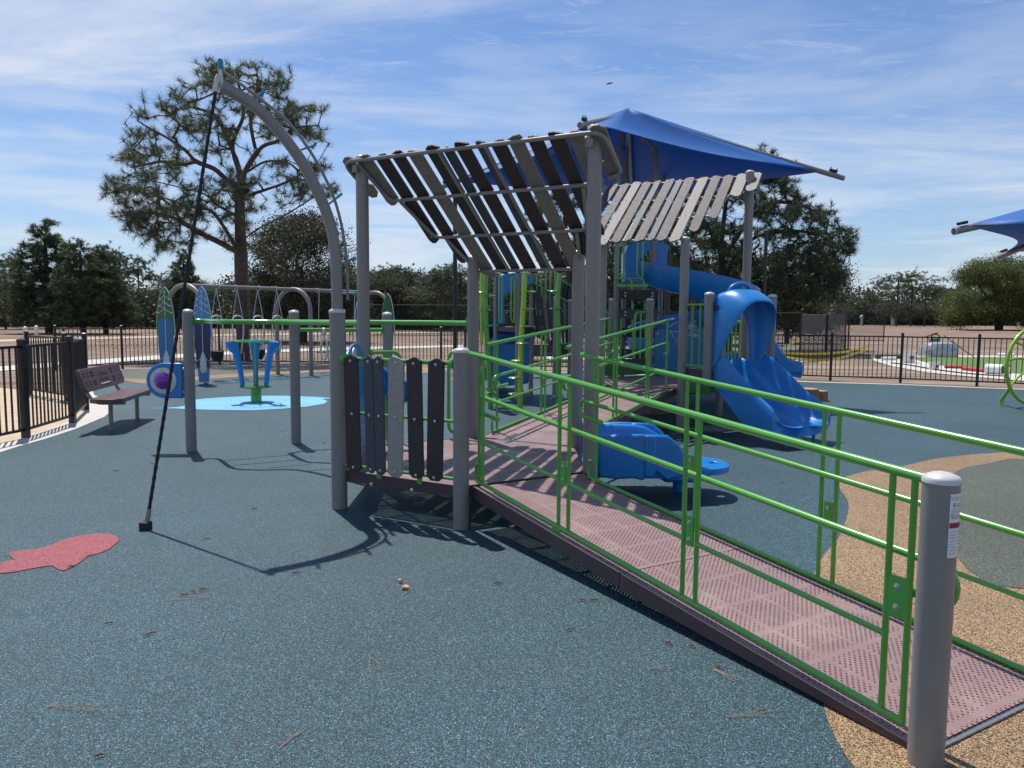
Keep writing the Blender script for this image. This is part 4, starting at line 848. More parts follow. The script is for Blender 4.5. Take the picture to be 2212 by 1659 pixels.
for x0, x1 in ((465, 495), (580, 610)):
    a, b = at(*s5(x0, 500), 15.1), at(*s5(x1, 500), 15.1); MB().tube(fillet([Vector((a.x, 15.1, 2.42)), Vector((a.x, 15.1, 1.60)), Vector((b.x, 15.1, 1.53)), Vector((b.x, 15.1, 2.42)), Vector((a.x, 15.1, 2.42))], .06), .016, 8).build('loop_rail', green, tw)
# plank stair wall
st = emp('plank_stair', (.8, 16.3, 0), tw)
a, b = at(*s5(735, 288), 16.1), at(*s5(1135, 505), 16.1); MB().tube([a+Vector((0, -.09, .01)), b+Vector((0, -.09, .01))], .02, 8).build('stair_rail', green, st)
c_, d_ = at(*s5(750, 745), 16.1), at(*s5(1110, 985), 16.1); t = (d_-c_).normalized(); MB().box((c_+d_)/2, ((d_-c_).length, .04, .10), t, UP.cross(t)).build('stair_stringer', vinyl, st)
seq = [pbrown, pslate, pslate, ptaupe, pslate, pslate, pbrown, pslate, ptaupe, pslate]
for i in range(10):
    f = (i+.4)/10; p = a.lerp(b, f)+Vector((.02, -.03, .0)); q = c_.lerp(d_, min(1, f+.18))+Vector((0, -.03, -.02 if i % 2 else .05)); ax = Vector((1, 0, 0))
    MB().prism([(-.028, .0), (0, .03), (.030, 0), (q.x-p.x+.030, q.z-p.z), (q.x-p.x-.028, q.z-p.z)], p, ax, UP, .022).build('stair_plank', seq[i], st, smooth=False)
for i in range(6):
    x = at(*s5(820+i*44, 280), 17.2).x; MB().tube([Vector((x, 17.2, 1.7)), Vector((x, 17.2, 2.75))], .016, 6).build('baluster', green, tw)
a2, b2 = at(*s5(1050, 290), 16.6), at(*s5(1160, 345), 16.6); MB().tube([a2, b2], .02, 8).build('stair_rail', green, st)
for i, x in enumerate((1075, 1110, 1140)):
    p, q = at(*s5(x, 310+i*12), 16.6), at(*s5(x-40, 560), 16.6); MB().prism([(-.05, 0), (.05, 0), (q.x-p.x+.05, q.z-p.z), (q.x-p.x-.05, q.z-p.z)], p, (1, 0, 0), UP, .022).build('stair_plank', pslate, st, smooth=False)
# pod climbers
def pod(pts, Yd, m, pods, nm, r=.048):
    o = emp(nm, at(*s5(*pts[0]), Yd).to_tuple(), tw); P = [at(*s5(*p), Yd) for p in pts]; MB().tube(bez(P, 4), r, 12).build('climber_pole', m, o)
    for x, y, sd in pods:
        c = at(*s5(x, y), Yd); MB().lathe(c, [(.02, -.012), (.10, -.008), (.115, .0), (.10, .012), (.02, .016)], 14).build('foot_pod', m, o)
pod([(665, 1530), (668, 1200), (672, 900), (695, 550), (708, 215)], 13.5, lime, [(750, 395, 1), (740, 558, 1), (720, 724, 1), (690, 884, 1), (640, 1048, -1), (615, 1211, -1), (606, 1364, -1)], 'pod_climber')
pod([(1020, 1500), (1030, 1100), (1028, 800), (1018, 500), (1040, 225)], 14.0, green, [(980, 390, 1), (1000, 557, 1), (1065, 725, 1), (1080, 890, 1), (1078, 1062, 1), (1030, 1390, 1)], 'pod_climber')
pod([(385, 1600), (375, 1200), (350, 850), (335, 500), (340, 225)], 13.8, green, [(375, 434, 1), (372, 572, 1), (385, 718, 1), (410, 870, 1), (425, 1036, 1), (405, 1350, 1)], 'pod_climber')
pod([(300, 900), (294, 500), (298, 180)], 14.6, lime, [(300, 400, 1), (300, 560, 1)], 'pod_climber', .03)

# ================================================================== SHADE SAILS
Mc, Rc, Fc, Lc = Vector((1.24, 13.2, 4.90)), Vector((6.05, 15.35, 4.53)), Vector((3.1, 20.4, 4.55)), Vector((-1.24, 16.6, 4.50)); ap = Vector((2.22, 15.4, 5.72))
def sail_mesh(corners, apx, dip=.16, n=10):
    mb = MB(); cen = apx
    for i in range(len(corners)):
        A_, B_ = corners[i], corners[(i+1) % len(corners)]; rows = []
        for j in range(n+1):
            t = j/n; row = []
            for k in range(n+1):
                u = k/n; e = A_.lerp(B_, u); inward = (Vector((apx.x, apx.y, e.z))-e); e2 = e+inward*dip*math.sin(math.pi*u); p = e2.lerp(cen, t); p = p-UP*(.35*math.sin(math.pi*t)*math.sin(math.pi*u)*.6); row.append(p)
            rows.append(row)
        mb.grid(rows)
    return mb
sh1 = emp('shade_sail', (2.5, 16.2, 0), label='large blue four cornered shade sail above the climbing tower behind the slatted roofs', category='shade sail')
o = sail_mesh([Mc, Rc, Fc, Lc], ap).build('sail_cloth', sail, sh1); sd = o.modifiers.new('sol', 'SOLIDIFY'); sd.thickness = .006
for c in (Mc, Rc, Fc, Lc):
    dv = (c-Vector((ap.x, ap.y, ap.z-.25))).normalized(); e = c+dv*.42-UP*.03
    k = MB().tube([Vector((ap.x, ap.y, ap.z-.12)), e], .050, 16).build('rafter', grey, sh1)
    MB().lathe(e-dv*.01, [(.052, 0), (.052, .012), (.045, .016), (.044, .0)], 16, dv).build('end_cap', greyl, k)
    MB().box(c+dv*.20+UP*.06, (.16, .06, .05), dv, UP.cross(dv)).build('corner_clamp', rubberb, sh1, bevel=.01)
    mb = MB(); [mb.lathe(c+dv*q+UP*.085, [(.02, 0), (.02, .02), (.01, .04)], 8) for q in (.15, .27)]; mb.build('clamp_bolt', steel, sh1)
for p, h in zip(COLS, hts): MB().tube([p+UP*(h-.05), Vector((ap.x, ap.y, ap.z-.20)).lerp(p+UP*h, .35)], .03, 10).build('strut', grey, sh1)
sh2 = emp('shade_sail', (11, 17, 0), label='blue shade sail at the right edge of the picture with its grey corner pole', category='shade sail')
c0 = at(2085, 487, 13.2); c2_ = c0+Vector((5.2, -3.2, 0)); c3_ = c0+Vector((9, 2, 0)); c4_ = c0+Vector((4.0, 5.2, 0)); ap2 = c0+Vector((4.5, 1.0, 1.25))
o = sail_mesh([c0, c2_, c3_, c4_], ap2).build('sail_cloth', sail, sh2); sd = o.modifiers.new('sol', 'SOLIDIFY'); sd.thickness = .006
for c in (c0, c2_, c3_, c4_):
    dv = (c-(ap2-UP*.3)).normalized(); e = c+dv*.22-UP*.06; k = MB().tube([ap2-UP*.3, e], .062, 16).build('rafter', grey, sh2)
    MB().lathe(e-dv*.01, [(.064, 0), (.064, .012), (.055, .016), (.053, .0)], 16, dv).build('end_cap', greyl, k)
    MB().box(c+dv*.06+UP*.05, (.18, .07, .05), dv, UP.cross(dv)).build('corner_clamp', rubberb, sh2, bevel=.01)
mb = MB().tube([Vector((ap2.x, ap2.y, 0)), ap2-UP*.25], .08, 16); mb.build('column', grey, sh2)

# ================================================================== BLACK PICKET FENCES
def fence(name, pts, label, h=1.22, gap=.115, flat=False, npost=None, group='black picket fences', postw=.065, b0=True):
    o = emp(name, (pts[0][0], pts[0][1], 0), label=label, category='fence')
    P = [Vector((p[0], p[1], 0)) for p in pts]
    for i in range(len(P)-1):
        a, b = P[i], P[i+1]; L_ = (b-a).length; t = (b-a).normalized(); n = UP.cross(t); k = max(1, round(L_/gap))
        mb = MB()
        for z, hh in ((h-.02, .035), (.12, .035)) : mb.box((a+b)/2+UP*z, (L_, .030, hh), t, n)
        for j in range(1, k): mb.box(a+t*(L_*j/k)+UP*((h+.10)/2), (.019, .019, h-.12), t, n)
        mb.build('picket_panel', black, o, smooth=False)
    for i, p in enumerate(P):
        if i == 0 and not b0: continue
        t = (P[min(i+1, len(P)-1)]-P[max(i-1, 0)]).normalized()
        q = MB().box(p+UP*(h/2+.03), (postw, postw, h+.06), t, UP.cross(t)).build('post', black, o, smooth=False)
        MB().add([p+t*(x*(postw/2+.004))+UP.cross(t)*(y*(postw/2+.004))+UP*z for z in (h+.055, h+.075) for x, y in ((-1, -1), (1, -1), (1, 1), (-1, 1))]+[p+UP*(h+.095)], [(0, 1, 5, 4), (1, 2, 6, 5), (2, 3, 7, 6), (3, 0, 4, 7), (4, 5, 8), (5, 6, 8), (6, 7, 8), (7, 4, 8), (3, 2, 1, 0)]).build('post_cap', black, q, smooth=False)
    return o
def g2(x, y): p = gp(x, y); return (p.x, p.y)
fence('picket_fence', [(-6.75, 7.75), g2(56.4, 946.8), g2(157.2, 914.3)], 'black picket fence panels nearest the camera at the left edge beside the concrete kerb', h=1.25, postw=.08)
fence('picket_gate', [g2(157.2, 914.3), g2(188, 885.3)], 'short narrow black picket gate panel behind the left end of the bench', h=1.25, b0=False, postw=.07)
B1 = at(160, 760, 15.0)
fence('picket_fence', [(-7.39, 13.35), (-8.5, 14.6), (-9.9, 15.7)], 'black picket return panel running back behind the short gate at the left', h=1.22, b0=False)
fence('picket_fence', [(-9.1, 13.2), (-10.4, 14.9), (-12.0, 17.0), (-13.3, 18.8)], 'black picket panels with pale post caps seen through the nearest fence at the left', h=1.22)
fpts = [(-13.4, 22.6), g2(264.9, 796.4), (-9.646, 25.35), (-7.2, 25.3), (-4.75, 25.2), (-2.3, 24.9)]
fence('picket_fence', fpts, 'long black picket fence behind the swings and surfboards on the far left side')
fence('picket_fence', [(-2.3, 24.9), (-.1, 24.2), (2.1, 23.5), (4.25, 22.7), (6.4, 21.7)], 'black picket fence straight behind the climbing tower and blue slide', b0=False)
fence('picket_fence', [(6.4, 21.7), g2(1793.5, 822.4), g2(1944.7, 827.2), g2(2109.9, 834.4), (13.8, 17.9), (15.8, 16.7)], 'black picket fence on the right between the blue surface and the lawn', b0=False)
# chain link court fence
def chainf(name, P, h, label, m=chain, topz=True):
    o = emp(name, (P[0][0], P[0][1], 0), label=label, category='fence'); P = [Vector((p[0], p[1], 0)) for p in P]
    for i in range(len(P)-1):
        a, b = P[i], P[i+1]; L_ = (b-a).length; t = (b-a).normalized()
        for z in (h, .08): MB().tube([a+UP*z, b+UP*z], .022, 8).build('rail', black, o)
        me = bpy.data.meshes.new('mesh_fabric'); me.from_pydata([tuple(q-P[0]) for q in (a+UP*.05, b+UP*.05, b+UP*h, a+UP*h)], [], [(0, 1, 2, 3)]); u = me.uv_layers.new(name='UVMap')
        for j, q in enumerate(((0, 0), (L_, 0), (L_, h), (0, h))): u.data[j].uv = q
        me.materials.append(m); q = bpy.data.objects.new('mesh_fabric', me); COL.objects.link(q); q.parent = o
    for p in P: MB().tube([p, p+UP*(h+.06)], .038, 10).build('post', black, o)
    return o
chainf('chain_link_fence', [(-2.0, 33), (3.2, 32), (8.4, 30.8), (10.99, 29.4)], 1.85, 'low black chain link fence round the court behind the slides')
chainf('chain_link_fence', [(10.99, 29.417), (15.36, 37.8)], 1.80, 'chain link panel covered in torn dark wind screen strips right of the slide', screen)
chainf('chain_link_fence', [(15.5, 38.0), (17.9, 41.5)], 1.80, 'farther small chain link panel with ragged dark screen beyond the torn one', screen)
chainf('chain_link_fence', [(15.36, 37.8), (16.99, 38.97)], 1.78, 'bare chain link gate panel at the right end of the court fence')
chainf('chain_link_fence', [(-12, 60), (0, 58), (14, 55), (26, 54)], 2.4, 'tall distant black chain link fence in front of the far trees')
# dark poles
for x, y, Yb, zt, r, lb in ((983, 480, 27.6, 6.3, .075, 'dark steel pole seen through the left slatted roof, left of the short grey roof post'), (1440, 520, 29.0, 6.9, .10, 'thick dark pole behind the blue spiral slide hood'), (1648.5, 505, 31.0, 5.1, .07, 'thin dark pole between the tall grey roof post and the broad pine')):
    p = at(x, 700, Yb); o = emp('dark_pole', (p.x, Yb, 0), label=lb, category='pole'); MB().tube([(p.x, Yb, 0), (p.x, Yb, zt)], r, 14).build('shaft', black, o); MB().lathe((p.x, Yb, 0), [(r*2, 0), (r*2, .02), (r*1.2, .05)], 12).build('base_flange', black, o)

# ================================================================== SWING SET, BOARDS
sw = emp('swing_set', (-6, 21.2, 0), label='long grey steel arch framed swing set with three arches', category='swing set')
ARC = [(gp(367.4, 825), gp(446, 831)), (gp(600.5, 808.4), gp(672.7, 811.8)), ((Vector((-4.75, 24.1, 0))), Vector((-3.75, 23.55, 0)))]
mids = []
for i, (a, b) in enumerate(ARC):
    if i == 0: a, b = Vector((-8.47, 18.95, 0)), Vector((-7.33, 18.35, 0))
    h = 2.36; m_ = (a+b)/2; u_ = (b-a)/2; r_ = u_.length
    pts = [a, a+UP*(h-r_)]+[m_-u_*math.cos(k*math.pi/12)+UP*(h-r_+r_*math.sin(k*math.pi/12)) for k in range(1, 12)]+[b+UP*(h-r_), b]
    MB().tube(pts, .057, 16).build('arch_frame', grey, sw); mids.append(m_+UP*h)
MB().tube([mids[0]-UP*.01, mids[1]-UP*.01], .05, 14).build('top_beam', grey, sw); MB().tube([mids[1]-UP*.01, mids[2]-UP*.01], .05, 14).build('top_beam', grey, sw)
tb = (mids[1]-mids[0]).normalized()
def chainmb(mb, a, b, r=.008):
    n = max(2, int((b-a).length/.04)); t = (b-a).normalized(); x = t.orthogonal().normalized(); y = t.cross(x)
    for i in range(n):
        c = a.lerp(b, (i+.5)/n); s_ = x if i % 2 else y; mb.box(c, (.044, .018, .006), t, s_)
def swing(f, kind, bay=0):
    a, b = mids[bay], mids[bay+1]; c = a.lerp(b, f); n = UP.cross(tb)
    lb = {0: 'face to face swing with curved arms and black bucket seat, nearest the left arch', 1: 'face to face swing with curved arms and black bucket seat, beside the middle arch', 2: 'plain chain swing right of the middle arch and left of the tall arch post', 3: 'chain swing hanging beside the blue board near the right arch'}[kind]
    o = emp('swing', (c.x, c.y, 0), label=lb, category='swing', group='swings hanging from the swing set')
    if kind < 2:
        mb = MB()
        for s in (-.30, .30):
            top = c+tb*s-UP*.05
            for q in (-.22, .22): chainmb(mb, top, c+tb*(s)+n*q+UP*(-.82)+tb*(0.0))
        mb.build('chain', steel, o); hz = c.z-.86
        for q in (-.30, .30):
            c0_ = c+tb*q+UP*(hz-c.z); A1 = [c0_+tb*(-.16)*math.cos(k*math.pi/8)+UP*(.13*math.sin(k*math.pi/8)) for k in range(9)]
            MB().tube([A1[0]-UP*.5-n*.1, A1[0]-UP*.25]+A1+[A1[-1]-UP*.3, A1[-1]-UP*.85+n*.12], .020, 8).build('curved_arm', greyl, o)
            MB().tube([A1[0], A1[-1]], .010, 6).build('hand_bar', steel, o)
        bz = .68; bc = c-tb*.32; bc.z = bz
        mb = MB(); mb.lathe(bc, [(.10, -.20), (.15, -.10), (.17, .06), (.15, .07), (.12, -.08), (.08, -.16)], 14); mb.build('bucket_seat', rubberb, o)
        mb = MB(); chainmb(mb, bc+tb*.15+UP*.05, c+tb*(-.16)+UP*(hz-c.z-.4)); chainmb(mb, bc-tb*.15+UP*.05, c-tb*.46+UP*(hz-c.z-.4)); chainmb(mb, c+tb*.14+UP*(hz-c.z-.5), c+tb*.14+UP*(.42-c.z)); chainmb(mb, c+tb*.46+UP*(hz-c.z-.8), c+tb*.46+UP*(.42-c.z)); mb.build('chain', steel, o)
        fc = c+tb*.3; fc.z = .40; MB().box(fc, (.46, .16, .03), tb, n).build('flat_seat', rubberb, o, bevel=.01)
    else:
        mb = MB(); z = .62
        for s in (-.25, .25): chainmb(mb, c+tb*s-UP*.05, Vector(((c+tb*s*1.0+n*.1).x, (c+tb*s+n*.1).y, z)))
        mb.build('chain', steel, o); q = c+n*.1; q.z = z-.03; MB().box(q, (.5, .15, .03), tb, n).build('flat_seat', rubberb, o, bevel=.01)
swing(.36, 0); swing(.74, 1); swing(.38, 2, 1); swing(.82, 3, 1)
mb = MB()
for f in (.28, .44, .66, .82):
    for b_ in (0, 1): p = mids[b_].lerp(mids[b_+1], f); mb.tube([p+tb*-.02-UP*.01, p+tb*.02-UP*.01], .064, 12)
mb.build('hanger_clamp', steel, sw)
def board(P_, col_top, col_pad, label, face, nx=Vector((0, -1, 0)), line=white, z0=.04, z1=2.33):
    o = emp('surfboard_panel', (P_.x, P_.y, 0), label=label, category='panel'); ax = UP.cross(nx)*-1; ax = Vector((-nx.y, nx.x, 0)) if True else ax
    H2 = z1-z0; wd = lambda f: .225*min(1, (math.sin(math.pi*min(1, f*.5/.50*.5+.0))) if f < .5 else (1-((f-.5)/.5)**2.6*1.0)) if False else (.225*(min(1, .52+.9*f-.55*f*f) if f < .5 else max(0.0, 1-((f-.45)/.55)**2.5)**.62))
    fs = [i/24 for i in range(25)]; out = [(-wd(f), z0+H2*f) for f in fs]+[(wd(f), z0+H2*f) for f in fs[::-1]]
    out = [p for i, p in enumerate(out) if i == 0 or (abs(p[0]-out[i-1][0])+abs(p[1]-out[i-1][1])) > .004]
    base = P_+nx*.085; MB().prism(out, base, ax, UP, .03).build('board_core', white, o); 
    sc = lambda k, off=0: [(x*k, z0+H2*.5+(z-z0-H2*.5)*(1-(1-k)*.35)+off) for x, z in out]
    MB().prism(sc(.95), base+nx*.016, ax, UP, .006).build('board_face', col_top, o)
    if col_top is col_pad: return o
    pad = [(-.155, z0+.38), (-.185, z0+.9), (-.185, z0+1.35), (-.15, z0+1.45), (-.08, z0+1.51), (0, z0+1.53), (.08, z0+1.51), (.15, z0+1.45), (.185, z0+1.35), (.185, z0+.9), (.155, z0+.38), (.10, z0+.30), (-.10, z0+.30)]
    MB().prism(pad, base+nx*.022, ax, UP, .006).build('deck_pad', col_pad, o)
    L3 = lambda pts, w, nm='mark_line': MB().tube([base+nx*.027+ax*x+UP*(z0+z) for x, z in pts], w, 6).build(nm, line, o)
    L3([(0, .7), (0, 1.48)], .008); L3([(0, 1.55), (0, 2.16)], .008)
    MB().prism([(-.07, .30), (-.078, .45), (-.06, .60), (-.012, .74), (.012, .74), (.06, .60), (.078, .45), (.07, .30), (.04, .24), (-.04, .24)], base+nx*.028+UP*z0, ax, UP, .006).build('paddle_blade', line, o)
    for z, w in ((1.98, .11), (1.82, .135), (1.65, .155)): L3([(-w, z+.01), (w, z-.17 if z > 1.7 else z)], .006) if z > 1.7 else None; L3([(-w, z-.0), (0, z+.09)], .006) ; L3([(w, z-.0), (0, z+.09)], .006)
    mb = MB(); [mb.lathe(base+nx*.026+ax*(w*s)+UP*(z0+z), [(.020, 0), (.020, .006)], 10, nx) for z, w in ((1.98, .11), (1.82, .135), (1.65, .155)) for s in (-1, 1)]; mb.lathe(base+nx*.026+UP*(z0+2.16), [(.025, 0), (.025, .006)], 10, nx); mb.build('mark_dot', line, o)
    L3([(-.15, .5), (-.07, .57)], .006); L3([(.15, .5), (.07, .57)], .006)
    mb = MB(); [mb.box(base+nx*.0285+ax*x+UP*(z0+.30), (.006, .004, .14), ax, nx) for x in (-.1, -.075, -.05, -.025, 0, .025, .05, .075, .1)]; mb.build('pin_stripe', line, o)
    return o
board(Vector((-8.47, 18.95, 0)), dgreen, blue2, 'green topped surfboard panel with blue pad on the outer leg of the left arch', 0)
board(Vector((-7.33, 18.35, 0)), blue3, navy, 'blue surfboard panel with navy pad and white paddle on the inner left arch leg', 0)
board(Vector((-4.75, 24.1, 0)), blue2, blue2, 'plain blue surfboard panel on the right swing arch, left of the tall roof post', 0, Vector((.55, -.83, 0)))
board(Vector((-3.75, 23.55, 0)), dgreen, dgreen, 'dark green surfboard panel on the right swing arch, right of the tall roof post', 0, Vector((-.35, -.94, 0)))

# ================================================================== SPINNER, BENCHES
sp = gp(553.7, 869.9); spn = emp('spinner', (sp.x, sp.y, 0), label='blue and green standing spinner on the light blue fish patch', category='spinner')
MB().lathe(sp, [(.10, 0), (.10, .17), (.085, .175), (.085, .185), (.10, .19), (.10, .28), (.06, .30)], 20).build('pedestal', green, spn)
MB().lathe(sp+UP*.29, [(.02, 0), (.30, .005), (.31, .02), (.30, .032), (.02, .035)], 28).build('foot_plate', dgreen, spn)
MB().tube([sp+Vector((math.cos(a)*.36, math.sin(a)*.36, 1.17)) for a in [k*math.pi/14 for k in range(28)]], .018, 8, closed=True).build('top_ring', green, spn)
MB().tube([sp+UP*.3+Vector((.02, -.07, 0)), sp+UP*1.15+Vector((.04, -.12, 0))], .018, 8).build('spine', green, spn)
for a in (196, 80, 340, 262):
    dr = pol(a if a != 80 else 108); r_ = 1.0 if a != 262 else .95
    pts = [sp+dr*.24+UP*.33, sp+dr*.27+UP*.6, sp+dr*.34+UP*.95, sp+dr*.42+UP*1.10, sp+dr*.43+UP*1.17]
    if a == 80: pts = [sp+dr*.10+UP*.33, sp+dr*.10+UP*.6, sp+dr*.12+UP*.9, sp+dr*.2+UP*1.12, sp+dr*.22+UP*1.15]
    if a == 262: continue
    MB().tube(pts, [.045, .05, .065, .115, .10], 12).build('standing_shell', blue, spn, )
def bench(C0, ax, nx, nm, label, simple=False):
    o = emp('bench', (C0.x, C0.y, 0), label=label, category='bench'); L_ = 1.83
    seat = []
    MB().prism([(-.88, -.10), (-.78, -.22), (.78, -.22), (.88, -.10), (.88, .10), (.78, .22), (-.78, .22), (-.88, .10)], C0+UP*.455, ax, nx, .065).build('seat', plum, o, bevel=.01)
    mb = MB(); [mb.box(C0+nx*q+UP*.4885, (1.7, .012, .003), ax, nx) for q in (-.16, -.08, 0, .08, .16)]; mb.build('seat_groove', vinyl, o)
    tilt = (UP*math.cos(R(18))-nx*math.sin(R(18))); bc = C0-nx*.30+UP*.735; bn = tilt.cross(ax)
    if bn.dot(nx) < 0: bn = -bn
    bk = MB().prism([(-.86, -.12), (-.80, -.17), (.80, -.17), (.86, -.12), (.86, .10), (.82, .165), (-.82, .165), (-.86, .10)], bc, ax, tilt, .055).build('backrest', plum, o, bevel=.01)
    mb = MB(); sl = mat('bench cut out', (.30, .24, .20), .8) if 'bench cut out' not in MATS else MATS['bench cut out']
    for x in (-.74, -.60, -.42, .40, .60, .74):
        for z in (.065, -.065):
            for k in ((-.02, .02) if abs(x) > .5 else (-.045, -.015, .015, .045)):
                for j in (.026, -.020): mb.box(bc+ax*(x+k)+tilt*(z+j)+bn*.0285, (.014, .030, .003), ax, tilt)
    mb.build('slot', rubberb, bk)
    for body, z, s in (('St Andrews', .02, .085), ('STATE PARKS', -.065, .07)):
        vs, fs = textmesh(body, s); sx_ = ax if (ax.cross(tilt)).dot(bn) > 0 else -ax
        MB().add([bc+sx_*v.x+tilt*(v.y+z)+bn*.030 for v in vs], fs).build('lettering', rubberb, bk, smooth=False)
    sx_ = ax; MB().tube([bc+ax*(x*.02)+tilt*(-.10+.008*math.sin(x*1.6))+bn*.03 for x in range(-11, 12)], .004, 5).build('wave_line', paper, bk)
    for s in (-.62, .62):
        p = C0+ax*s; MB().tube([Vector((p.x, p.y, 0)), Vector((p.x, p.y, .40))], .03, 14).build('leg', grey, o)
        MB().tube(bez([p+nx*.20+UP*.405, p+UP*.405, p-nx*.17+UP*.415, p-nx*.27+UP*.50, p-nx*.33+UP*.64, p-nx*.39+UP*.80], 5), .024, 12).build('seat_bracket', grey, o)
    return o
ba, bb = gp(237.6, 933.1), gp(294.6, 907.5); ax = (bb-ba).normalized(); nx = Vector((ax.y, -ax.x, 0))
bench((ba+bb)/2+ax*.06, ax, nx, 'bench', 'mauve metal park bench with cut out lettering beside the left fence and concrete kerb')
b2 = at(1190, 771, 20.6); bench(Vector((b2.x, 20.9, 0)), Vector((1, 0, 0)), Vector((0, -1, 0)), 'bench', 'brown metal bench seen through the ramp railings in front of the rear fence')

# ================================================================== LIME WHEEL CLIMBER
lw = gp(2162.9, 875.9); lm = emp('wheel_climber', (lw.x, lw.y, 0), label='lime green round climbing wheel cut off by the right edge', category='climber')
cw = Vector((10.02, 14.75, .80)); an = Vector((math.cos(R(20)), math.sin(R(20)), 0)); rw = .74
MB().tube([cw+an*math.cos(a)*rw+UP*math.sin(a)*rw for a in [k*math.pi/24 for k in range(48)]], .034, 12, closed=True).build('outer_ring', lime, lm)
MB().tube([cw+an*(math.cos(a)*.28+.1)+UP*(math.sin(a)*.28) for a in [k*math.pi/12 for k in range(24)]], .022, 10, closed=True).build('inner_ring', lime, lm)
for a in (25, 75, 130, 160, 200, 250, 310, 350):
    p0 = cw+an*(math.cos(R(a))*.28+.1)+UP*(math.sin(R(a))*.28); p1 = cw+an*math.cos(R(a+12))*rw+UP*math.sin(R(a+12))*rw; m_ = (p0+p1)/2+UP*.04; MB().tube(bez([p0, m_, p1], 4), .02, 8).build('spoke', lime, lm)
MB().tube([lw, lw+UP*.12, cw-an*.62-UP*.42], .036, 12).build('leg', lime, lm); lw2 = cw+an*.7; MB().tube([Vector((lw2.x, lw2.y, 0)), cw+an*.62-UP*.42], .036, 12).build('leg', lime, lm)

# ================================================================== STUMPS
def stumpf(P_, r, h, label):
    o = emp('tree_stump', (P_.x, P_.y, 0), label=label, category='stump'); mb = MB(); n = 30; rnd = random.Random(int(r*1000)); prof = [1+.06*math.sin(3*k*2*math.pi/n)+.05*math.sin(7*k*2*math.pi/n+1)+rnd.uniform(-.05, .05) for k in range(n)]
    rows = [[P_+Vector((math.cos(2*math.pi*k/n)*r*prof[k % n]*s, math.sin(2*math.pi*k/n)*r*prof[k % n]*s, z)) for k in range(n+1)] for s, z in ((1.12, 0), (1.0, h*.3), (.97, h*.8), (.95, h), (.001, h+.004))]
    mb.grid(rows).build('log_body', stump, o); MB().prism([(math.cos(2*math.pi*k/n)*r*.86, math.sin(2*math.pi*k/n)*r*.86) for k in range(n)], P_+UP*(h+.008), (1, 0, 0), (0, 1, 0), .006).build('cut_face', mat('cut wood', (.42, .29, .17), .8, 0, .3, 20) if 'cut wood' not in MATS else MATS['cut wood'], o); return o
stumpf(gp(1745, 872)+Vector((0, .1, 0)), .24, .28, 'short brown moulded log stump just right of the double slide')
stumpf(gp(1772, 868)+Vector((.05, .15, 0)), .15, .20, 'smaller brown log stump leaning against the bigger stump right of the slide')
stumpf(gp(1640, 905)+Vector((0, .2, 0)), .26, .30, 'brown moulded log stump in the shade under the double slide')
stumpf(gp(1432, 905)+Vector((0, .8, 0)), .24, .32, 'brown log stump half hidden behind the second ramp edge')

# ================================================================== THINGS BEYOND THE RIGHT FENCE
def bucket(P_, r, h, label):
    o = emp('bucket', (P_.x, P_.y, 0), label=label, category='bucket'); MB().lathe(P_, [(r*.85, 0), (r*.97, h*.85), (r*1.05, h*.86), (r*1.05, h*.9), (r, h*.91), (r*1.03, h), (r*.93, h), (r*.80, .02)], 20).build('tub', whitep, o)
    MB().tube([P_+Vector((math.cos(a)*r*1.05, -r*.9, h*.85-math.sin(a)*h*.35)) for a in [k*math.pi/8 for k in range(9)]], .006, 5).build('handle', steel, o); MB().box(P_+Vector((.02, -r*.95, h*.5)), (r*.5, .01, h*.3)).build('bucket_mark', redc, o)
bucket(gp(1960.5, 784.5), .27, .44, 'larger white plastic bucket with red mark on the curved path beyond the right fence')
bucket(gp(2017.5, 800), .16, .28, 'smaller white bucket standing on the edge of the turf lawn')
cv = gp(2026, 771.5); o = emp('wrapped_pallet', (cv.x, cv.y, 0), label='low pallet load wrapped in silver plastic standing behind the turf lawn', category='pallet'); rows = []
rnd = random.Random(3)
for s, z in ((1.0, 0), (1.02, .25), (.96, .5), (.80, .70), (.45, .78), (.01, .8)):
    rows.append([cv+Vector((math.copysign(abs(math.cos(a))**.5, math.cos(a))*.68*s*rnd.uniform(.93, 1.05), math.copysign(abs(math.sin(a))**.5, math.sin(a))*.6*s, z*.85)) for a in [k*math.pi/14 for k in range(29)]])
    rows[-1][-1] = rows[-1][0]
MB().grid(rows).build('wrapped_load', wrap, o)
mc = cv+Vector((-.1, .1, .64)); o = emp('seed_spreader', (mc.x, mc.y, mc.z), label='small dark wheeled tool with coiled hose lying on top of the wrapped pallet', category='tool')
MB().tube([mc+Vector((math.cos(a)*.18, 0, .22+math.sin(a)*.13)) for a in [k*math.pi/10 for k in range(20)]], .025, 8, closed=True).build('hose_coil', rubberb, o); MB().box(mc+Vector((0, 0, .1)), (.34, .25, .14)).build('body', dgreen, o, bevel=.03); MB().tube([mc+Vector((-.2, 0, 0)), mc+Vector((-.4, 0, .25)), mc+Vector((.1, 0, .42))], .025, 6).build('handle', rubberb, o)
rk = gp(2105, 775); o = emp('rake', (rk.x, rk.y, 0), label='long handled rake leaning from the wrapped pallet down to the lawn', category='rake'); MB().tube([mc+Vector((.25, -.2, .3)), rk+UP*.05], .018, 6).build('handle', rubberb, o); MB().box(rk+UP*.03, (.5, .12, .03)).build('head', steel, o)
def roll(pts, r, m, label, cat='turf roll'):
    P = [gp(*p)+UP*r for p in pts]; o = emp('turf_roll', (P[0].x, P[0].y, 0), label=label, category=cat, ); MB().tube(P, r, 12).build('rolled_turf', m, o); MB().lathe(P[-1], [(r*.7, 0), (r*.7, .02), (.01, .02)], 12, (P[-1]-P[-2])).build('roll_end', whitep if m is not whitep else turfd, o); return o
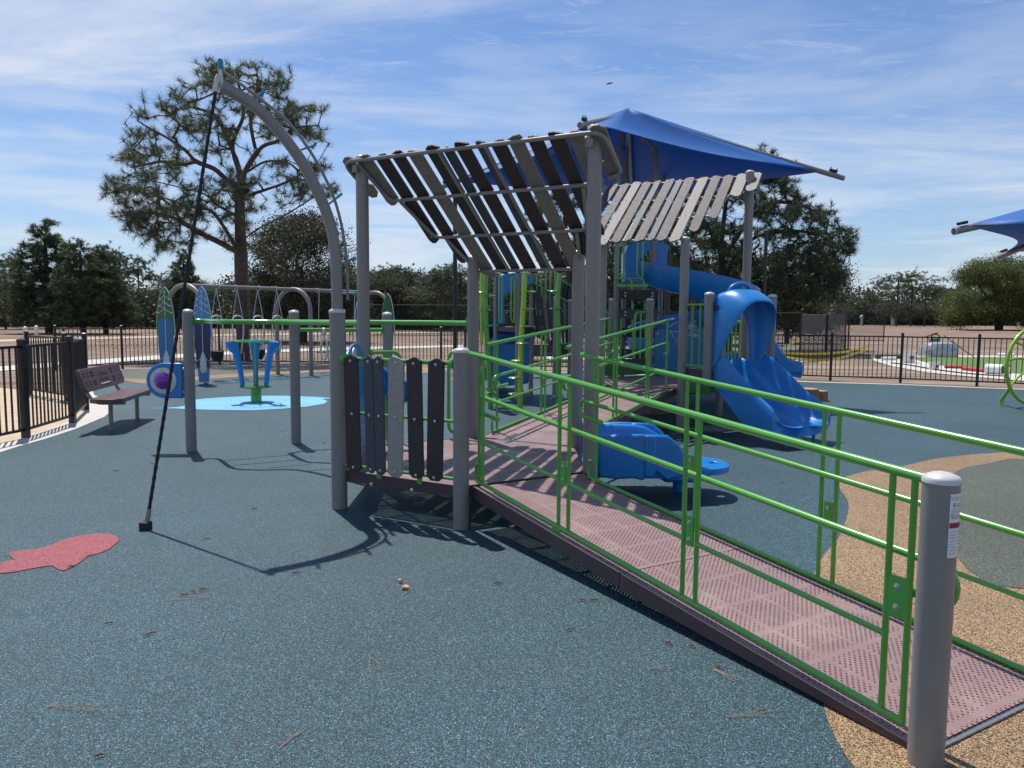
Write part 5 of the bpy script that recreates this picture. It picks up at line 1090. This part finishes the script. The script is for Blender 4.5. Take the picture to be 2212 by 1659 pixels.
roll([(2130, 808), (2165, 810)], .16, whitep, 'white backed turf roll on the near edge of the lawn'); roll([(2150, 806), (2178, 808)], .14, turfd, 'dark green turf roll lying against the white backed roll')
roll([(2080, 801), (2128, 806)], .07, redc, 'red edged turf strip on the near side of the lawn'); roll([(2040, 796.5), (2090, 798)], .06, redc, 'red turf strip farther left along the lawn edge')
roll([(1893, 776), (1945, 776)], .10, turfd, 'dark green turf scraps heaped on the path at the left end of the lawn'); roll([(1905, 779), (1935, 779)], .08, whitep, 'white turf backing scrap on the path left of the larger bucket'); roll([(2155, 770), (2190, 771)], .08, whitep, 'white roll lying behind the lawn at the far right')
P = [gp(*p)+UP*.03 for p in ((1925, 786), (1960, 790), (2010, 799), (2060, 806), (2110, 811), (2170, 815))]; o = emp('garden_hose', P[0].to_tuple(), label='thin black hose snaking along the path in front of the lawn', category='hose'); MB().tube(bez(P, 5), .03, 6).build('hose', rubberb, o)
# caution tape
def tape(pts, label):
    P = [at(*p) for p in pts]; o = emp('caution_tape', (P[0].x, P[0].y, 0), label=label, category='tape'); Q_ = bez(P, 5); mb = MB(); mb.grid([[q+UP*.035 for q in Q_], [q-UP*.035 for q in Q_]]); mb.build('tape_band', tapey, o); return o
tape([(1610, 738, 26), (1660, 762, 25.5), (1727, 734, 29)], 'yellow caution tape crossing up to the torn screen post'); tape([(1625, 757, 27), (1700, 763, 27), (1800, 763, 26), (1880, 748, 28)], 'yellow caution tape sagging between the court corner and the field'); tape([(1660, 764, 25), (1730, 776, 23), (1800, 776, 22.5), (1870, 757, 25)], 'lower yellow caution tape loop in front of the court corner')
# small white markers far away
for i, (x, y, lb) in enumerate(((55, 727, 'tiny white marker post in the field at the far left'), (79, 725, 'white marker post just right of the leftmost one in the field'), (1782, 701, 'small white post at the edge of the far wood behind the court gate'), (1861, 702, 'white post in the right field below the tall pines'), (1928, 703, 'white post in the right field left of the broad oak'), (2037, 703, 'white post under the left side of the broad oak'), (2201, 705, 'white post at the far right edge of the field'))):
    p = gp(x, y); h = p.y*.011; o = emp('marker_post', (p.x, p.y, 0), label=lb, category='marker post', group='white marker posts in the fields'); MB().lathe(p, [(h*.22, 0), (h*.2, h*.8), (h*.26, h*.85), (h*.2, h*1.1), (.02, h*1.2)], 10).build('stake', whitep, o)
# a bird in the sky
bd = at(1316, 180, 60); o = emp('bird', bd.to_tuple(), label='small dark bird gliding in the open sky above the roofs', category='bird')
MB().tube([bd+Vector((-.25, .1, -.05)), bd+Vector((0, 0, 0)), bd+Vector((.3, -.1, .02))], [.02, .07, .02], 8).build('body', rubberb, o); MB().prism([(0, -.05), (.15, -.07), (.45, -.02), (.15, .08), (0, .07), (-.15, .08), (-.45, -.02), (-.15, -.07)], bd+UP*.03, Vector((.3, .9, .35)), (1, 0, 0), .02).build('wings', rubberb, o)
# catkins and needles on the rubber
tw_pts = [(235, 1352, 20), (325, 1375, 60), (400, 1290, 10), (418, 1283, -15), (440, 1278, 5), (875, 1275, 30), (868, 1262, 80), (1260, 1302, 5), (1285, 1302, -20), (1232, 1365, 30), (1445, 1395, 10), (1555, 1447, -30), (1495, 1402, -20), (215, 1640, 30), (155, 1228, 0), (448, 1168, 20), (550, 1103, 5), (330, 1005, 0), (250, 1020, 10), (700, 960, 5), (560, 925, 0), (610, 935, 0), (1075, 1265, 20), (640, 1242, 10), (1690, 1045, 10)]
rnd = random.Random(11)
for i, (x, y, a) in enumerate(tw_pts):
    p = gp(x, y); L_ = rnd.uniform(.035, .065); t = pol(a+rnd.uniform(-20, 20)); n = UP.cross(t); z = .016
    o = MB().tube([p+t*(-L_/2)+n*.004+UP*z, p+t*(-L_/5)+UP*(z+.003), p+t*(L_/5)+n*.006+UP*(z+.002), p+t*(L_/2)-n*.006+UP*z], [.0025, .0045, .004, .002], 6).build('pine_catkin', twigm, None, label='small curled brown pine catkin lying on the blue rubber surface', category='catkin', group='pine catkins scattered on the rubber')
for i, (x, y, s_, lb) in enumerate(((876, 1275, .035, 'pale tan dry leaf lying on the blue rubber near the middle of the picture'), (863, 1260, .018, 'tiny dry leaf fragment just behind the pale tan leaf'))):
    p = gp(x, y); rows = [[p+Vector((s_*(u-.5)*1.6, s_*v*math.sin(math.pi*u)*.7, .012+.006*math.sin(3*u)+.008*abs(v))) for v in (-1, 0, 1)] for u in [k/8 for k in range(9)]]
    o = MB().grid(rows).build('dry_leaf', mat('dry leaf', (.55, .33, .16), .8, 0, .2, 60), None, label=lb, category='leaf'); sd = o.modifiers.new('s', 'SOLIDIFY'); sd.thickness = .0012
for i, (x, y, a, L_) in enumerate(((370, 1300, 25, .22), (800, 1425, -70, .16), (1570, 1555, 15, .25), (1400, 1450, 10, .12), (600, 1625, 60, .17), (100, 1530, 2, .24), (870, 1290, 75, .14), (330, 1115, 80, .1), (205, 1075, 40, .1), (1540, 1450, -50, .14))):
    p = gp(x, y); mb = MB()
    for k in range(3):
        t = pol(a+rnd.uniform(-14, 14)); n = UP.cross(t); mb.tube([p+UP*.013, p+t*L_*.5+n*rnd.uniform(-.01, .01)+UP*.016, p+t*L_+n*rnd.uniform(-.02, .02)+UP*.013], .0009, 4)
    mb.build('pine_needles', needle, None, label='thin bundle of dry pine needles lying on the rubber surface', category='pine needles', group='dry needle bundles on the rubber')
# ================================================================== TREES
def inpoly(x, y, poly):
    c = False; n = len(poly)
    for i in range(n):
        x1, y1 = poly[i]; x2, y2 = poly[i-1]
        if (y1 > y) != (y2 > y) and x < (x2-x1)*(y-y1)/(y2-y1)+x1: c = not c
    return c
class NM: # fast numpy mesh
    def __init__(s): s.v = []; s.f = []; s.n = 0
    def add(s, v, f): s.v.append(np.asarray(v, np.float32)); s.f.append(np.asarray(f, np.int32)+s.n); s.n += len(v)
    def build(s, name, m, parent, smooth=False):
        org = np.zeros(3); p = parent
        while p is not None: org += np.array(p.location); p = p.parent
        me = bpy.data.meshes.new(name); V = np.concatenate(s.v)-org.astype(np.float32); F = np.concatenate(s.f); k = F.shape[1]
        me.vertices.add(len(V)); me.vertices.foreach_set('co', V.ravel()); me.loops.add(F.size); me.loops.foreach_set('vertex_index', F.ravel())
        me.polygons.add(len(F)); me.polygons.foreach_set('loop_start', np.arange(len(F), dtype=np.int32)*k); me.polygons.foreach_set('loop_total', np.full(len(F), k, np.int32)); me.update(calc_edges=True)
        if smooth: me.shade_smooth()
        me.materials.append(m); o = bpy.data.objects.new(name, me); COL.objects.link(o); o.parent = parent; return o
def tubes(nodes, par, rad, n=5):
    nm = NM(); N = np.array(nodes); idx = [i for i in range(len(N)) if par[i] >= 0]; a = N[[par[i] for i in idx]]; b = N[idx]
    rb_ = np.array([rad[i] for i in idx]); ra_ = np.array([min(rad[par[i]], rad[i]*1.35+.003) for i in idx]); d = b-a; L_ = np.linalg.norm(d, axis=1, keepdims=True)+1e-6; d = d/L_
    ref = np.where(np.abs(d[:, 2:3]) < .9, np.array([[0, 0, 1.]]), np.array([[1., 0, 0]])); x = np.cross(d, ref); x /= np.linalg.norm(x, axis=1, keepdims=True); y = np.cross(d, x)
    ang = np.arange(n)*2*math.pi/n; ring = x[:, None, :]*np.cos(ang)[None, :, None]+y[:, None, :]*np.sin(ang)[None, :, None]
    A = a[:, None, :]+ring*ra_[:, None, None]; Bv = (b+d*rb_[:, None]*.3)[:, None, :]+ring*rb_[:, None, None]; V = np.concatenate([A, Bv], axis=1).reshape(-1, 3)
    j = np.arange(n); f = np.stack([j, (j+1) % n, (j+1) % n+n, j+n], axis=1); F = (np.arange(len(idx))*2*n)[:, None, None]+f[None]
    nm.add(V, F.reshape(-1, 4)); return nm
def grow(nodes, par, targets, rnd, step=.35, wig=.06, droop=.0):
    """attach every target to the nearest node with a wiggly twig: branches organise themselves"""
    arr = np.zeros((len(nodes)+len(targets)*14, 3)); arr[:len(nodes)] = nodes; n = len(nodes); par = list(par); tips = []
    T = np.array(targets); d0 = np.array([np.min(np.linalg.norm(arr[:n]-t, axis=1)) for t in T]); 
    for k in np.argsort(d0):
        t = T[k]; D_ = np.linalg.norm(arr[:n]-t, axis=1); i = int(np.argmin(D_)); L_ = D_[i]; m = max(1, min(12, int(L_/step))); a = arr[i].copy(); prev = i
        if n+m >= len(arr): break
        for q in range(1, m+1):
            f = q/m; p = a+(t-a)*f; p += rnd.normal(0, wig*L_*.5, 3)*(1 if q < m else 0)*.7; p[2] += -droop*L_*math.sin(math.pi*f)
            arr[n] = p; par.append(prev); prev = n; n += 1
        tips.append((prev, i))
    return arr[:n], par, tips
def radii(n, par, tip=.010, ex=2.3, rmin=.008):
    acc = np.zeros(n); kids = np.zeros(n, int)
    for i in range(n-1, -1, -1):
        if acc[i] == 0: acc[i] = tip**ex
        if par[i] >= 0: acc[par[i]] += acc[i]
    return np.maximum(acc**(1/ex), rmin)
def needles_np(P, dirs, rnd, per, L_, w, spread=.9):
    """long thin blades bursting from each twig end"""
    n = len(P); base = np.repeat(P, per, axis=0); d = np.repeat(dirs, per, axis=0)+rnd.normal(0, spread, (n*per, 3)); d[:, 2] += .12; d /= np.linalg.norm(d, axis=1, keepdims=True)
    base = base-np.repeat(dirs, per, axis=0)*rnd.uniform(0, L_*.7, (n*per, 1)); ln = rnd.uniform(.6, 1.1, (n*per, 1))*L_
    s = np.cross(d, rnd.normal(0, 1, (n*per, 3))); s /= np.linalg.norm(s, axis=1, keepdims=True); tip = base+d*ln; tip[:, 2] -= ln[:, 0]*.10
    V = np.stack([base-s*w*.5, base+s*w*.5, tip+s*w*.2, tip-s*w*.2], axis=1).reshape(-1, 3); F = np.arange(n*per*4).reshape(-1, 4); return V, F
def leaves_np(P, rnd, per, spread, size):
    n = len(P); c = np.repeat(P, per, axis=0)+rnd.normal(0, 1, (n*per, 3))*np.array([spread, spread, spread*.6]); a = rnd.normal(0, 1, (n*per, 3)); a /= np.linalg.norm(a, axis=1, keepdims=True)
    b_ = np.cross(a, rnd.normal(0, 1, (n*per, 3))); b_ /= np.linalg.norm(b_, axis=1, keepdims=True); s = size*rnd.uniform(.5, 1.2, (n*per, 1))
    V = np.stack([c-a*s*.5, c+b_*s*.32, c+a*s*.5, c-b_*s*.32], axis=1).reshape(-1, 3); return V, np.arange(n*per*4).reshape(-1, 4)
def outline_tree(name, label, poly, limbs, Y, thick, nt, kind, fmat, bmat, seed, per=26, L_=.22, w=.012, trunk_r=.22, holes=.0, step=.35, group=None, leaf=.16, spread=.22, clump=1.0, z_under=True, tipr=.010, droop=.05, density=None):
    rnd = np.random.default_rng(seed); nodes = []; par = []; y0 = Y
    base = None
    for li, lb in enumerate(limbs):
        pts = lb['p']; off = lb.get('o', 0.0)
        P = [at(x, y, Y+off*(i/max(1, len(pts)-1))) for i, (x, y) in enumerate(pts)]
        if li == 0: P[0].z = 0
        P = bez(P, 4) if len(P) > 2 else P
        prev = -1 if not nodes else int(np.argmin(np.linalg.norm(np.array(nodes)-np.array(P[0]), axis=1)))
        for i, p in enumerate(P):
            if i == 0 and prev >= 0: continue
            nodes.append(tuple(p)); par.append(prev); prev = len(nodes)-1
    nbase = len(nodes); xs = [p[0] for p in poly]; ys = [p[1] for p in poly]; xm = (min(xs)+max(xs))/2; ym = (min(ys)+max(ys))/2; hw = (max(xs)-min(xs))/2; hh = (max(ys)-min(ys))/2
    T = []; cl = []; ncl = max(4, int(nt/9*clump)); g = 0
    while len(cl) < ncl and g < 40000:
        g += 1; x = rnd.uniform(min(xs), max(xs)); y = rnd.uniform(min(ys), max(ys))
        if not inpoly(x, y, poly): continue
        rr_ = math.hypot((x-xm)/hw, (y-ym)/hh)
        if rnd.random() > .35+.65*min(1, rr_): continue
        if density and rnd.random() > density(x, y): continue
        dd = math.sqrt(max(0.05, 1-min(1, rr_)**2))*thick; cl.append(at(x, y, Y+rnd.uniform(-dd, dd)))
    sc = Y/FPX
    for i in range(nt):
        c = cl[rnd.integers(len(cl))]; T.append((c.x+rnd.normal(0, 11*sc), c.y+rnd.normal(0, 14*sc), c.z+rnd.normal(0, 7*sc)))
    arr, par, tips = grow(nodes, par, T, rnd, step, .10, droop); rad = radii(len(arr), par, tipr)
    k = trunk_r/rad[0]; rad = np.maximum(rad*k if k < 1 else rad*(1+(k-1)*np.minimum(1, rad/rad[0])), .007)
    b = nodes[0]; o = emp(name, (b[0], b[1], 0), label=label, category='tree'); 
    if group: o['group'] = group
    tubes(arr, par, rad, 6).build('trunk', bmat, o, True)
    tp = arr[[t[0] for t in tips]]; di = tp-arr[[par[t[0]] for t in tips]]; di /= (np.linalg.norm(di, axis=1, keepdims=True)+1e-6); di = di*.6+np.array([0, 0, .35])
    nm = NM()
    if kind == 'pine': V, F = needles_np(tp, di, rnd, per, L_, w); nm.add(V, F)
    else: V, F = leaves_np(tp, rnd, per, spread, leaf); nm.add(V, F)
    nm.build('crown', fmat, o); return o
def X8(L_): return [r8(*p) for p in L_]
# the big pine at the left
poly = X8([(60, 870), (130, 790), (185, 560), (205, 410), (300, 310), (430, 315), (520, 250), (600, 170), (700, 95), (780, 75), (870, 60), (1000, 80), (1090, 70), (1200, 150), (1250, 250), (1330, 300), (1400, 290), (1460, 380), (1570, 430), (1560, 540), (1480, 600), (1350, 620), (1250, 560), (1180, 640), (1200, 720), (1280, 740), (1450, 700), (1490, 780), (1470, 870), (1600, 850), (1590, 930), (1400, 1000), (1290, 1010), (1180, 1040), (1060, 1030), (980, 1080), (1020, 1160), (960, 1290), (1080, 1330), (900, 1330), (830, 1290), (700, 1250), (640, 1310), (560, 1340), (480, 1180), (420, 1350), (260, 1330), (250, 1190), (120, 1160), (100, 1090), (210, 1010), (60, 960)])
LB = [dict(p=X8([(945, 1700), (940, 1550), (935, 1350), (930, 1150), (928, 1000), (940, 850)])),
 dict(p=X8([(940, 850), (1000, 740), (1080, 640), (1190, 600), (1290, 520), (1450, 500)]), o=-.8), dict(p=X8([(1040, 690), (1010, 560), (1000, 460), (1020, 330), (1060, 220)]), o=.9),
 dict(p=X8([(940, 850), (905, 740), (880, 650), (900, 560), (950, 440), (940, 300), (900, 180)]), o=-1.0), dict(p=X8([(895, 700), (830, 560), (770, 440), (690, 400), (560, 370)]), o=1.2),
 dict(p=X8([(925, 900), (840, 860), (760, 790), (640, 740), (560, 660), (440, 580), (330, 520), (250, 470)]), o=-1.3), dict(p=X8([(640, 740), (540, 760), (420, 740), (300, 760), (200, 780)]), o=1.0),
 dict(p=X8([(925, 1110), (800, 1040), (700, 960), (560, 920), (400, 880), (250, 860), (120, 880)]), o=1.5), dict(p=X8([(930, 1370), (850, 1220), (740, 1070), (600, 1040), (450, 990), (290, 950), (150, 1000)]), o=-1.8),
 dict(p=X8([(740, 1070), (790, 1010), (780, 930), (730, 880), (760, 800)]), o=.8), dict(p=X8([(930, 1350), (800, 1280), (660, 1210), (540, 1130), (480, 1040), (370, 970), (280, 1000)]), o=1.6), dict(p=X8([(560, 1150), (450, 1100), (330, 1080), (200, 1110)]), o=-1),
 dict(p=X8([(935, 1010), (1000, 960), (1060, 940), (1180, 900), (1290, 860), (1400, 870)]), o=-1.2), dict(p=X8([(935, 1270), (1060, 1180), (1200, 1110), (1320, 1040), (1440, 960), (1560, 880)]), o=1.4),
 dict(p=X8([(960, 820), (1100, 740), (1250, 750), (1330, 800), (1450, 740)]), o=1.0), dict(p=X8([(925, 1050), (860, 960), (820, 880), (850, 800), (830, 740)]), o=-.5), dict(p=X8([(935, 1330), (1040, 1260), (1080, 1320), (1200, 1370)]), o=-.6)]
outline_tree('pine_tree', 'tall open pine with wide crown of needle tufts behind the swing set at the left', poly, LB, 28.0, 2.6, 2350, 'pine', f_pine, bark, 4, per=34, L_=.26, w=.010, trunk_r=.24, tipr=.0095, step=.3, clump=1.1)
# the broad pine right of the slatted roofs
poly = [(1290, 560), (1330, 470), (1400, 400), (1480, 350), (1560, 318), (1640, 320), (1690, 360), (1705, 400), (1745, 440), (1780, 450), (1800, 478), (1838, 500), (1846, 535), (1820, 560), (1790, 558), (1840, 590), (1835, 620), (1790, 640), (1770, 660), (1720, 640), (1690, 700), (1480, 700), (1300, 700)]
outline_tree('pine_tree', 'broad dark pine with spreading limbs behind the sunlit slatted roof and the double slide', poly, [dict(p=[(1566, 770), (1562, 640), (1560, 520), (1572, 420), (1600, 350)]), dict(p=[(1562, 600), (1620, 520), (1690, 500), (1760, 505), (1830, 540)], o=-1.5), dict(p=[(1562, 640), (1650, 590), (1720, 600), (1790, 620)], o=1), dict(p=[(1562, 560), (1640, 450), (1720, 440), (1790, 475)], o=1.5), dict(p=[(1560, 540), (1500, 450), (1440, 410)], o=-1), dict(p=[(1562, 640), (1480, 560), (1400, 500), (1340, 500)], o=1.5), dict(p=[(1562, 690), (1620, 640), (1700, 660)], o=-1.5), dict(p=[(1562, 660), (1450, 620), (1340, 620)], o=-1)], 36, 3.6, 4600, 'pine', f_dark, barkd, 9, per=30, L_=.30, w=.022, trunk_r=.32, tipr=.010, step=.4, clump=1.2)
# grey-brown twiggy part of that pine's neighbour
outline_tree('live_oak', 'grey brown twiggy tree under the right limbs of the broad pine', [(1660, 560), (1720, 530), (1790, 545), (1838, 600), (1830, 640), (1780, 655), (1700, 640), (1650, 620)], [dict(p=[(1640, 720), (1660, 650), (1720, 600), (1800, 610)]), dict(p=[(1680, 640), (1740, 630), (1820, 650)], o=1)], 40, 2, 700, 'b', f_brown, barkd, 12, per=14, leaf=.12, spread=.25, trunk_r=.14)
outline_tree('broadleaf_tree', 'bright green bushy tree low behind the right side of the double slide', [(1600, 700), (1620, 660), (1660, 635), (1700, 628), (1740, 640), (1775, 670), (1782, 705), (1700, 712)], [dict(p=[(1700, 730), (1700, 690), (1705, 660)])], 50, 2, 420, 'b', f_oak, barkd, 13, per=22, leaf=.25, spread=.35, trunk_r=.16)
outline_tree('broadleaf_tree', 'dense dark tree filling the gap under the sunlit slatted roof', [(1290, 640), (1320, 560), (1400, 520), (1500, 560), (1600, 580), (1660, 640), (1660, 720), (1290, 730)], [dict(p=[(1430, 760), (1430, 680), (1440, 600)]), dict(p=[(1430, 680), (1540, 620)], o=1)], 46, 3, 800, 'b', f_far, barkd, 14, per=22, leaf=.28, spread=.45, trunk_r=.22)
outline_tree('pine_tree', 'pine top rising above the left slatted roof between grey posts', [(1290, 560), (1180, 560), (1130, 480), (1150, 420), (1230, 400), (1290, 430)], [dict(p=[(1235, 740), (1230, 600), (1220, 470)])], 40, 2, 500, 'pine', f_pine, barkd, 15, per=22, L_=.3, w=.03, trunk_r=.2, tipr=.010)
# olive oak at the far right
outline_tree('live_oak', 'broad round olive green oak at the right edge of the field', [(2048, 690), (2052, 650), (2080, 610), (2100, 580), (2130, 560), (2175, 566), (2212, 572), (2290, 560), (2340, 620), (2350, 690), (2200, 700), (2130, 690)], [dict(p=[(2158, 703), (2158, 680), (2150, 640), (2140, 600)]), dict(p=[(2158, 688), (2110, 650), (2075, 655)], o=-4), dict(p=[(2158, 688), (2210, 640), (2270, 600)], o=4), dict(p=[(2172, 703), (2180, 670), (2240, 650)], o=0)], 112, 11, 2200, 'b', f_oak, barkd, 16, per=90, leaf=.22, spread=.62, trunk_r=.55, tipr=.03, step=1.2, clump=.45)
# middle bushy oak behind the big pine's trunk
outline_tree('live_oak', 'bushy grey green oak behind the right side of the big pine trunk', [(545, 690), (550, 560), (566, 510), (600, 482), (640, 466), (690, 472), (725, 510), (750, 550), (765, 620), (765, 700)], [dict(p=[(655, 735), (655, 660), (650, 580)]), dict(p=[(655, 680), (600, 600)], o=-1), dict(p=[(655, 670), (715, 600)], o=1)], 46, 3.5, 1700, 'b', f_brown, barkd, 17, per=40, leaf=.13, spread=.34, trunk_r=.25, clump=1.3)
# prototype far trees, copied with their parts
def proto(kind, seed):
    rnd = np.random.default_rng(seed); nodes = [(0, 0, z) for z in np.linspace(0, 8 if kind != 'pinecone' else 9, 9)]; par = [-1]+list(range(8)); T = []
    if kind == 'umbrella': # tall pine, crown only at the top
        for k in range(9):
            c = np.array([rnd.normal(0, 1.3), rnd.normal(0, 1.3), rnd.uniform(6.2, 9.2)]); T += [c+rnd.normal(0, 1, 3)*[.75, .75, .32] for _ in range(34)]
    elif kind == 'pinecone':
        for z in np.linspace(1.0, 9.7, 26):
            r_ = 2.6*(1-((z-1.0)/9.2))**.7+.25
            for k in range(max(3, int(r_*5))):
                a = rnd.uniform(0, 6.28); q = rnd.uniform(.35, 1)*r_; c = np.array([math.cos(a)*q, math.sin(a)*q, z+q*.18+rnd.uniform(-.2, .2)]); T += [c+rnd.normal(0, .22, 3) for _ in range(6)]
    else:
        for k in range(30):
            a = rnd.uniform(0, 6.28); q = rnd.uniform(.2, 1)**.5*2.9; z = 1.6+(rnd.random()**.7)*(6.0*math.sqrt(max(.05, 1-(q/3.2)**2))); c = np.array([math.cos(a)*q, math.sin(a)*q, z]); T += [c+rnd.normal(0, 1, 3)*[.6, .6, .35] for _ in range(12)]
        nodes = [(0, 0, z) for z in np.linspace(0, 4.5, 9)]
    arr, par, tips = grow(nodes, par, T, rnd, .6, .10, .02); rad = radii(len(arr), par, .016); rad = rad*(.24/rad[0]) if rad[0] > .24 else rad
    t = tubes(arr, par, np.maximum(rad, .012), 5); tp = arr[[q[0] for q in tips]]; di = tp-arr[[par[q[0]] for q in tips]]; di /= np.linalg.norm(di, axis=1, keepdims=True)+1e-6; di = di*.6+[0, 0, .4]
    nm = NM(); V, F = (needles_np(tp, di, rnd, 22, .38, .040) if kind != 'broad' else leaves_np(tp, rnd, 60, .34, .15)); nm.add(V, F)
    return t, nm
PROT = {}
def protos(kind, n, fm, nm_):
    out = []
    for k in range(n):
        t, c = proto(kind, 100+k*7+len(kind)); o = emp(nm_, (0, 0, 0)); t.build('trunk', barkd, o, True); c.build('crown', fm, o); out.append(o)
    return out
PROT['u'] = protos('umbrella', 3, f_dark, 'pine_tree'); PROT['p'] = protos('pinecone', 2, f_dark, 'pine_tree'); PROT['b'] = protos('broad', 3, f_far, 'broadleaf_tree'); PROT['n'] = protos('broad', 1, f_brown, 'broadleaf_tree')
used = {}
FAR = []
def place(kind, x, ytop, Yd, label, group=None, wide=1.0):
    L_ = PROT[kind]; i = used.get(kind, 0); used[kind] = i+1; src = L_[i % len(L_)]
    o = src if i < len(L_) else tree_copy(src); top = at(x, ytop, Yd); hh = {'u': 9.4, 'p': 10.0, 'b': 8.0, 'n': 8.0}[kind]; s = max(.2, top.z/hh); o.location = (top.x, Yd, 0); o.scale = (s*wide, s*wide, s); o.rotation_euler = (0, 0, (i*2.399) % 6.28)
    o['label'] = label; o['category'] = 'tree'
    if group: o['group'] = group
    return o
place('p', 95, 482, 60, 'tallest dark young pine in the left group beyond the near fence', wide=1.5); place('p', 172, 522, 58, 'second young pine from the left with two pointed tops', wide=1.4); place('p', 222, 536, 60, 'third young pine of the left group, closest to the lone round topped pine', wide=1.45)
place('p', 395, 545, 62, 'dark young pine behind the green topped surfboard panel and the rope', wide=1.1); place('u', 297, 553, 95, 'lone round topped pine standing behind the left group', wide=1.0)
place('u', 30, 548, 85, 'dark pine at the extreme left edge of the picture'); place('b', 5, 560, 74, 'leafy tree at the extreme left edge in front of the dark pine', wide=1.1); place('u', 245, 540, 92, 'open topped pine just behind the third young pine')
rnd_ = random.Random(21)
gA = 'trees of the far wood behind the left field'; gB = 'trees of the far wood behind the right field'
lbl = {'u': 'tall dark pine in the far wood', 'b': 'round dark broadleaf tree in the far wood', 'n': 'grey brown bare looking tree in the far wood'}
segA = [(x, 'left field') for x in range(-60, 1300, 30)]
for i, (x, s) in enumerate(segA):
    k = rnd_.choice('bbbunu'); prof = 600 if x < 260 else (625 if x < 360 else (590 if x < 760 else 572+18*math.sin(x*.03))); top = prof+rnd_.uniform(-12, 22)
    place(k, x+rnd_.uniform(-9, 9), top, rnd_.uniform(78, 112), lbl[k]+' behind the '+s, gA, rnd_.uniform(1.1, 1.6))
for i, (x, y, k, lb) in enumerate(((845, 572, 'u', 'round topped pine just right of the tall left roof post in the far wood'), (905, 583, 'b', 'dark green bushy tree right of the round topped pine in the far wood'), (820, 592, 'b', 'bushy green tree beside the tall left roof post in the far wood'), (965, 585, 'u', 'open crowned pine left of the dark steel pole in the far wood'))):
    place(k, x, y, 88, lb, None, 1.35)
for i, (x, y, k) in enumerate(((1790, 650, 'b'), (1815, 655, 'n'), (1835, 648, 'b'), (1878, 645, 'b'), (1905, 640, 'n'), (2010, 645, 'n'), (2035, 640, 'n'), (2060, 650, 'b'), (1860, 658, 'n'), (1940, 640, 'b'), (1985, 655, 'b'), (2100, 640, 'b'), (2180, 650, 'b'), (2250, 640, 'b'), (1770, 655, 'n'), (2330, 640, 'u'), (1740, 640, 'b'), (1700, 645, 'b'), (1650, 640, 'b'), (1600, 650, 'b'), (1550, 640, 'n'), (1500, 640, 'b'), (1450, 640, 'b'))):
    place(k, x, y, 165+(i*37 % 30), lbl[k]+' behind the right field', gB, 1.7)
place('u', 1868, 628, 158, 'flat topped pine left of the tallest pines behind the right field', None, 1.5); place('u', 1942, 588, 150, 'tallest pine with a flat leaning crown behind the right field', None, 1.25); place('u', 1972, 600, 152, 'pine right beside the tallest one behind the right field', None, 1.3); place('u', 2002, 607, 155, 'third tall pine, rightmost of the cluster behind the right field', None, 1.3); place('u', 2087, 605, 150, 'small dark pine top showing left of the olive oak', None, .8)
for L_ in PROT.values():
    pass
# undergrowth of the woods: nobody could count it
def under(name, x0, x1, Y0, Y1, h, n, label, fm, leaf=.8):
    rnd = np.random.default_rng(5); P = []
    for i in range(n):
        x = rnd.uniform(x0, x1); Yd = rnd.uniform(Y0, Y1); p = gp(x, 720); X = (x-CXP)/FPX*Yd; P.append((X, Yd, h*rnd.random()**1.3*(.6+.4*math.sin(X*.35+Yd*.2))))
    nm = NM(); V, F = leaves_np(np.array(P), rnd, 9, .7, leaf); V[:, 2] = np.maximum(V[:, 2], .02); nm.add(V, F); o = nm.build(name, fm, None); o['kind'] = 'stuff'; o['label'] = label; o['category'] = 'undergrowth'
under('undergrowth', -200, 1500, 84, 110, 6.5, 15000, 'dark undergrowth at the foot of the far wood on the left', f_far, .42)
under('undergrowth', 1400, 2500, 175, 205, 9, 11000, 'grey green undergrowth at the foot of the far wood on the right', f_far, .8)
# low weeds in the fields
rnd = np.random.default_rng(8); P = []
for i in range(2600):
    Yd = rnd.uniform(34, 78); x = rnd.uniform(-100, 1250); X = (x-CXP)/FPX*Yd
    if math.sin(X*.5+Yd*.31)+math.sin(X*.17-Yd*.23) > .5: P.append((X, Yd, .05))
nm = NM(); V, F = leaves_np(np.array(P), rnd, 10, .4, .11); V[:, 2] = np.abs(V[:, 2])*.35; nm.add(V, F); o = nm.build('field_weeds', f_oak, None); o['kind'] = 'stuff'; o['label'] = 'sparse green weeds growing across the left field'; o['category'] = 'weeds'
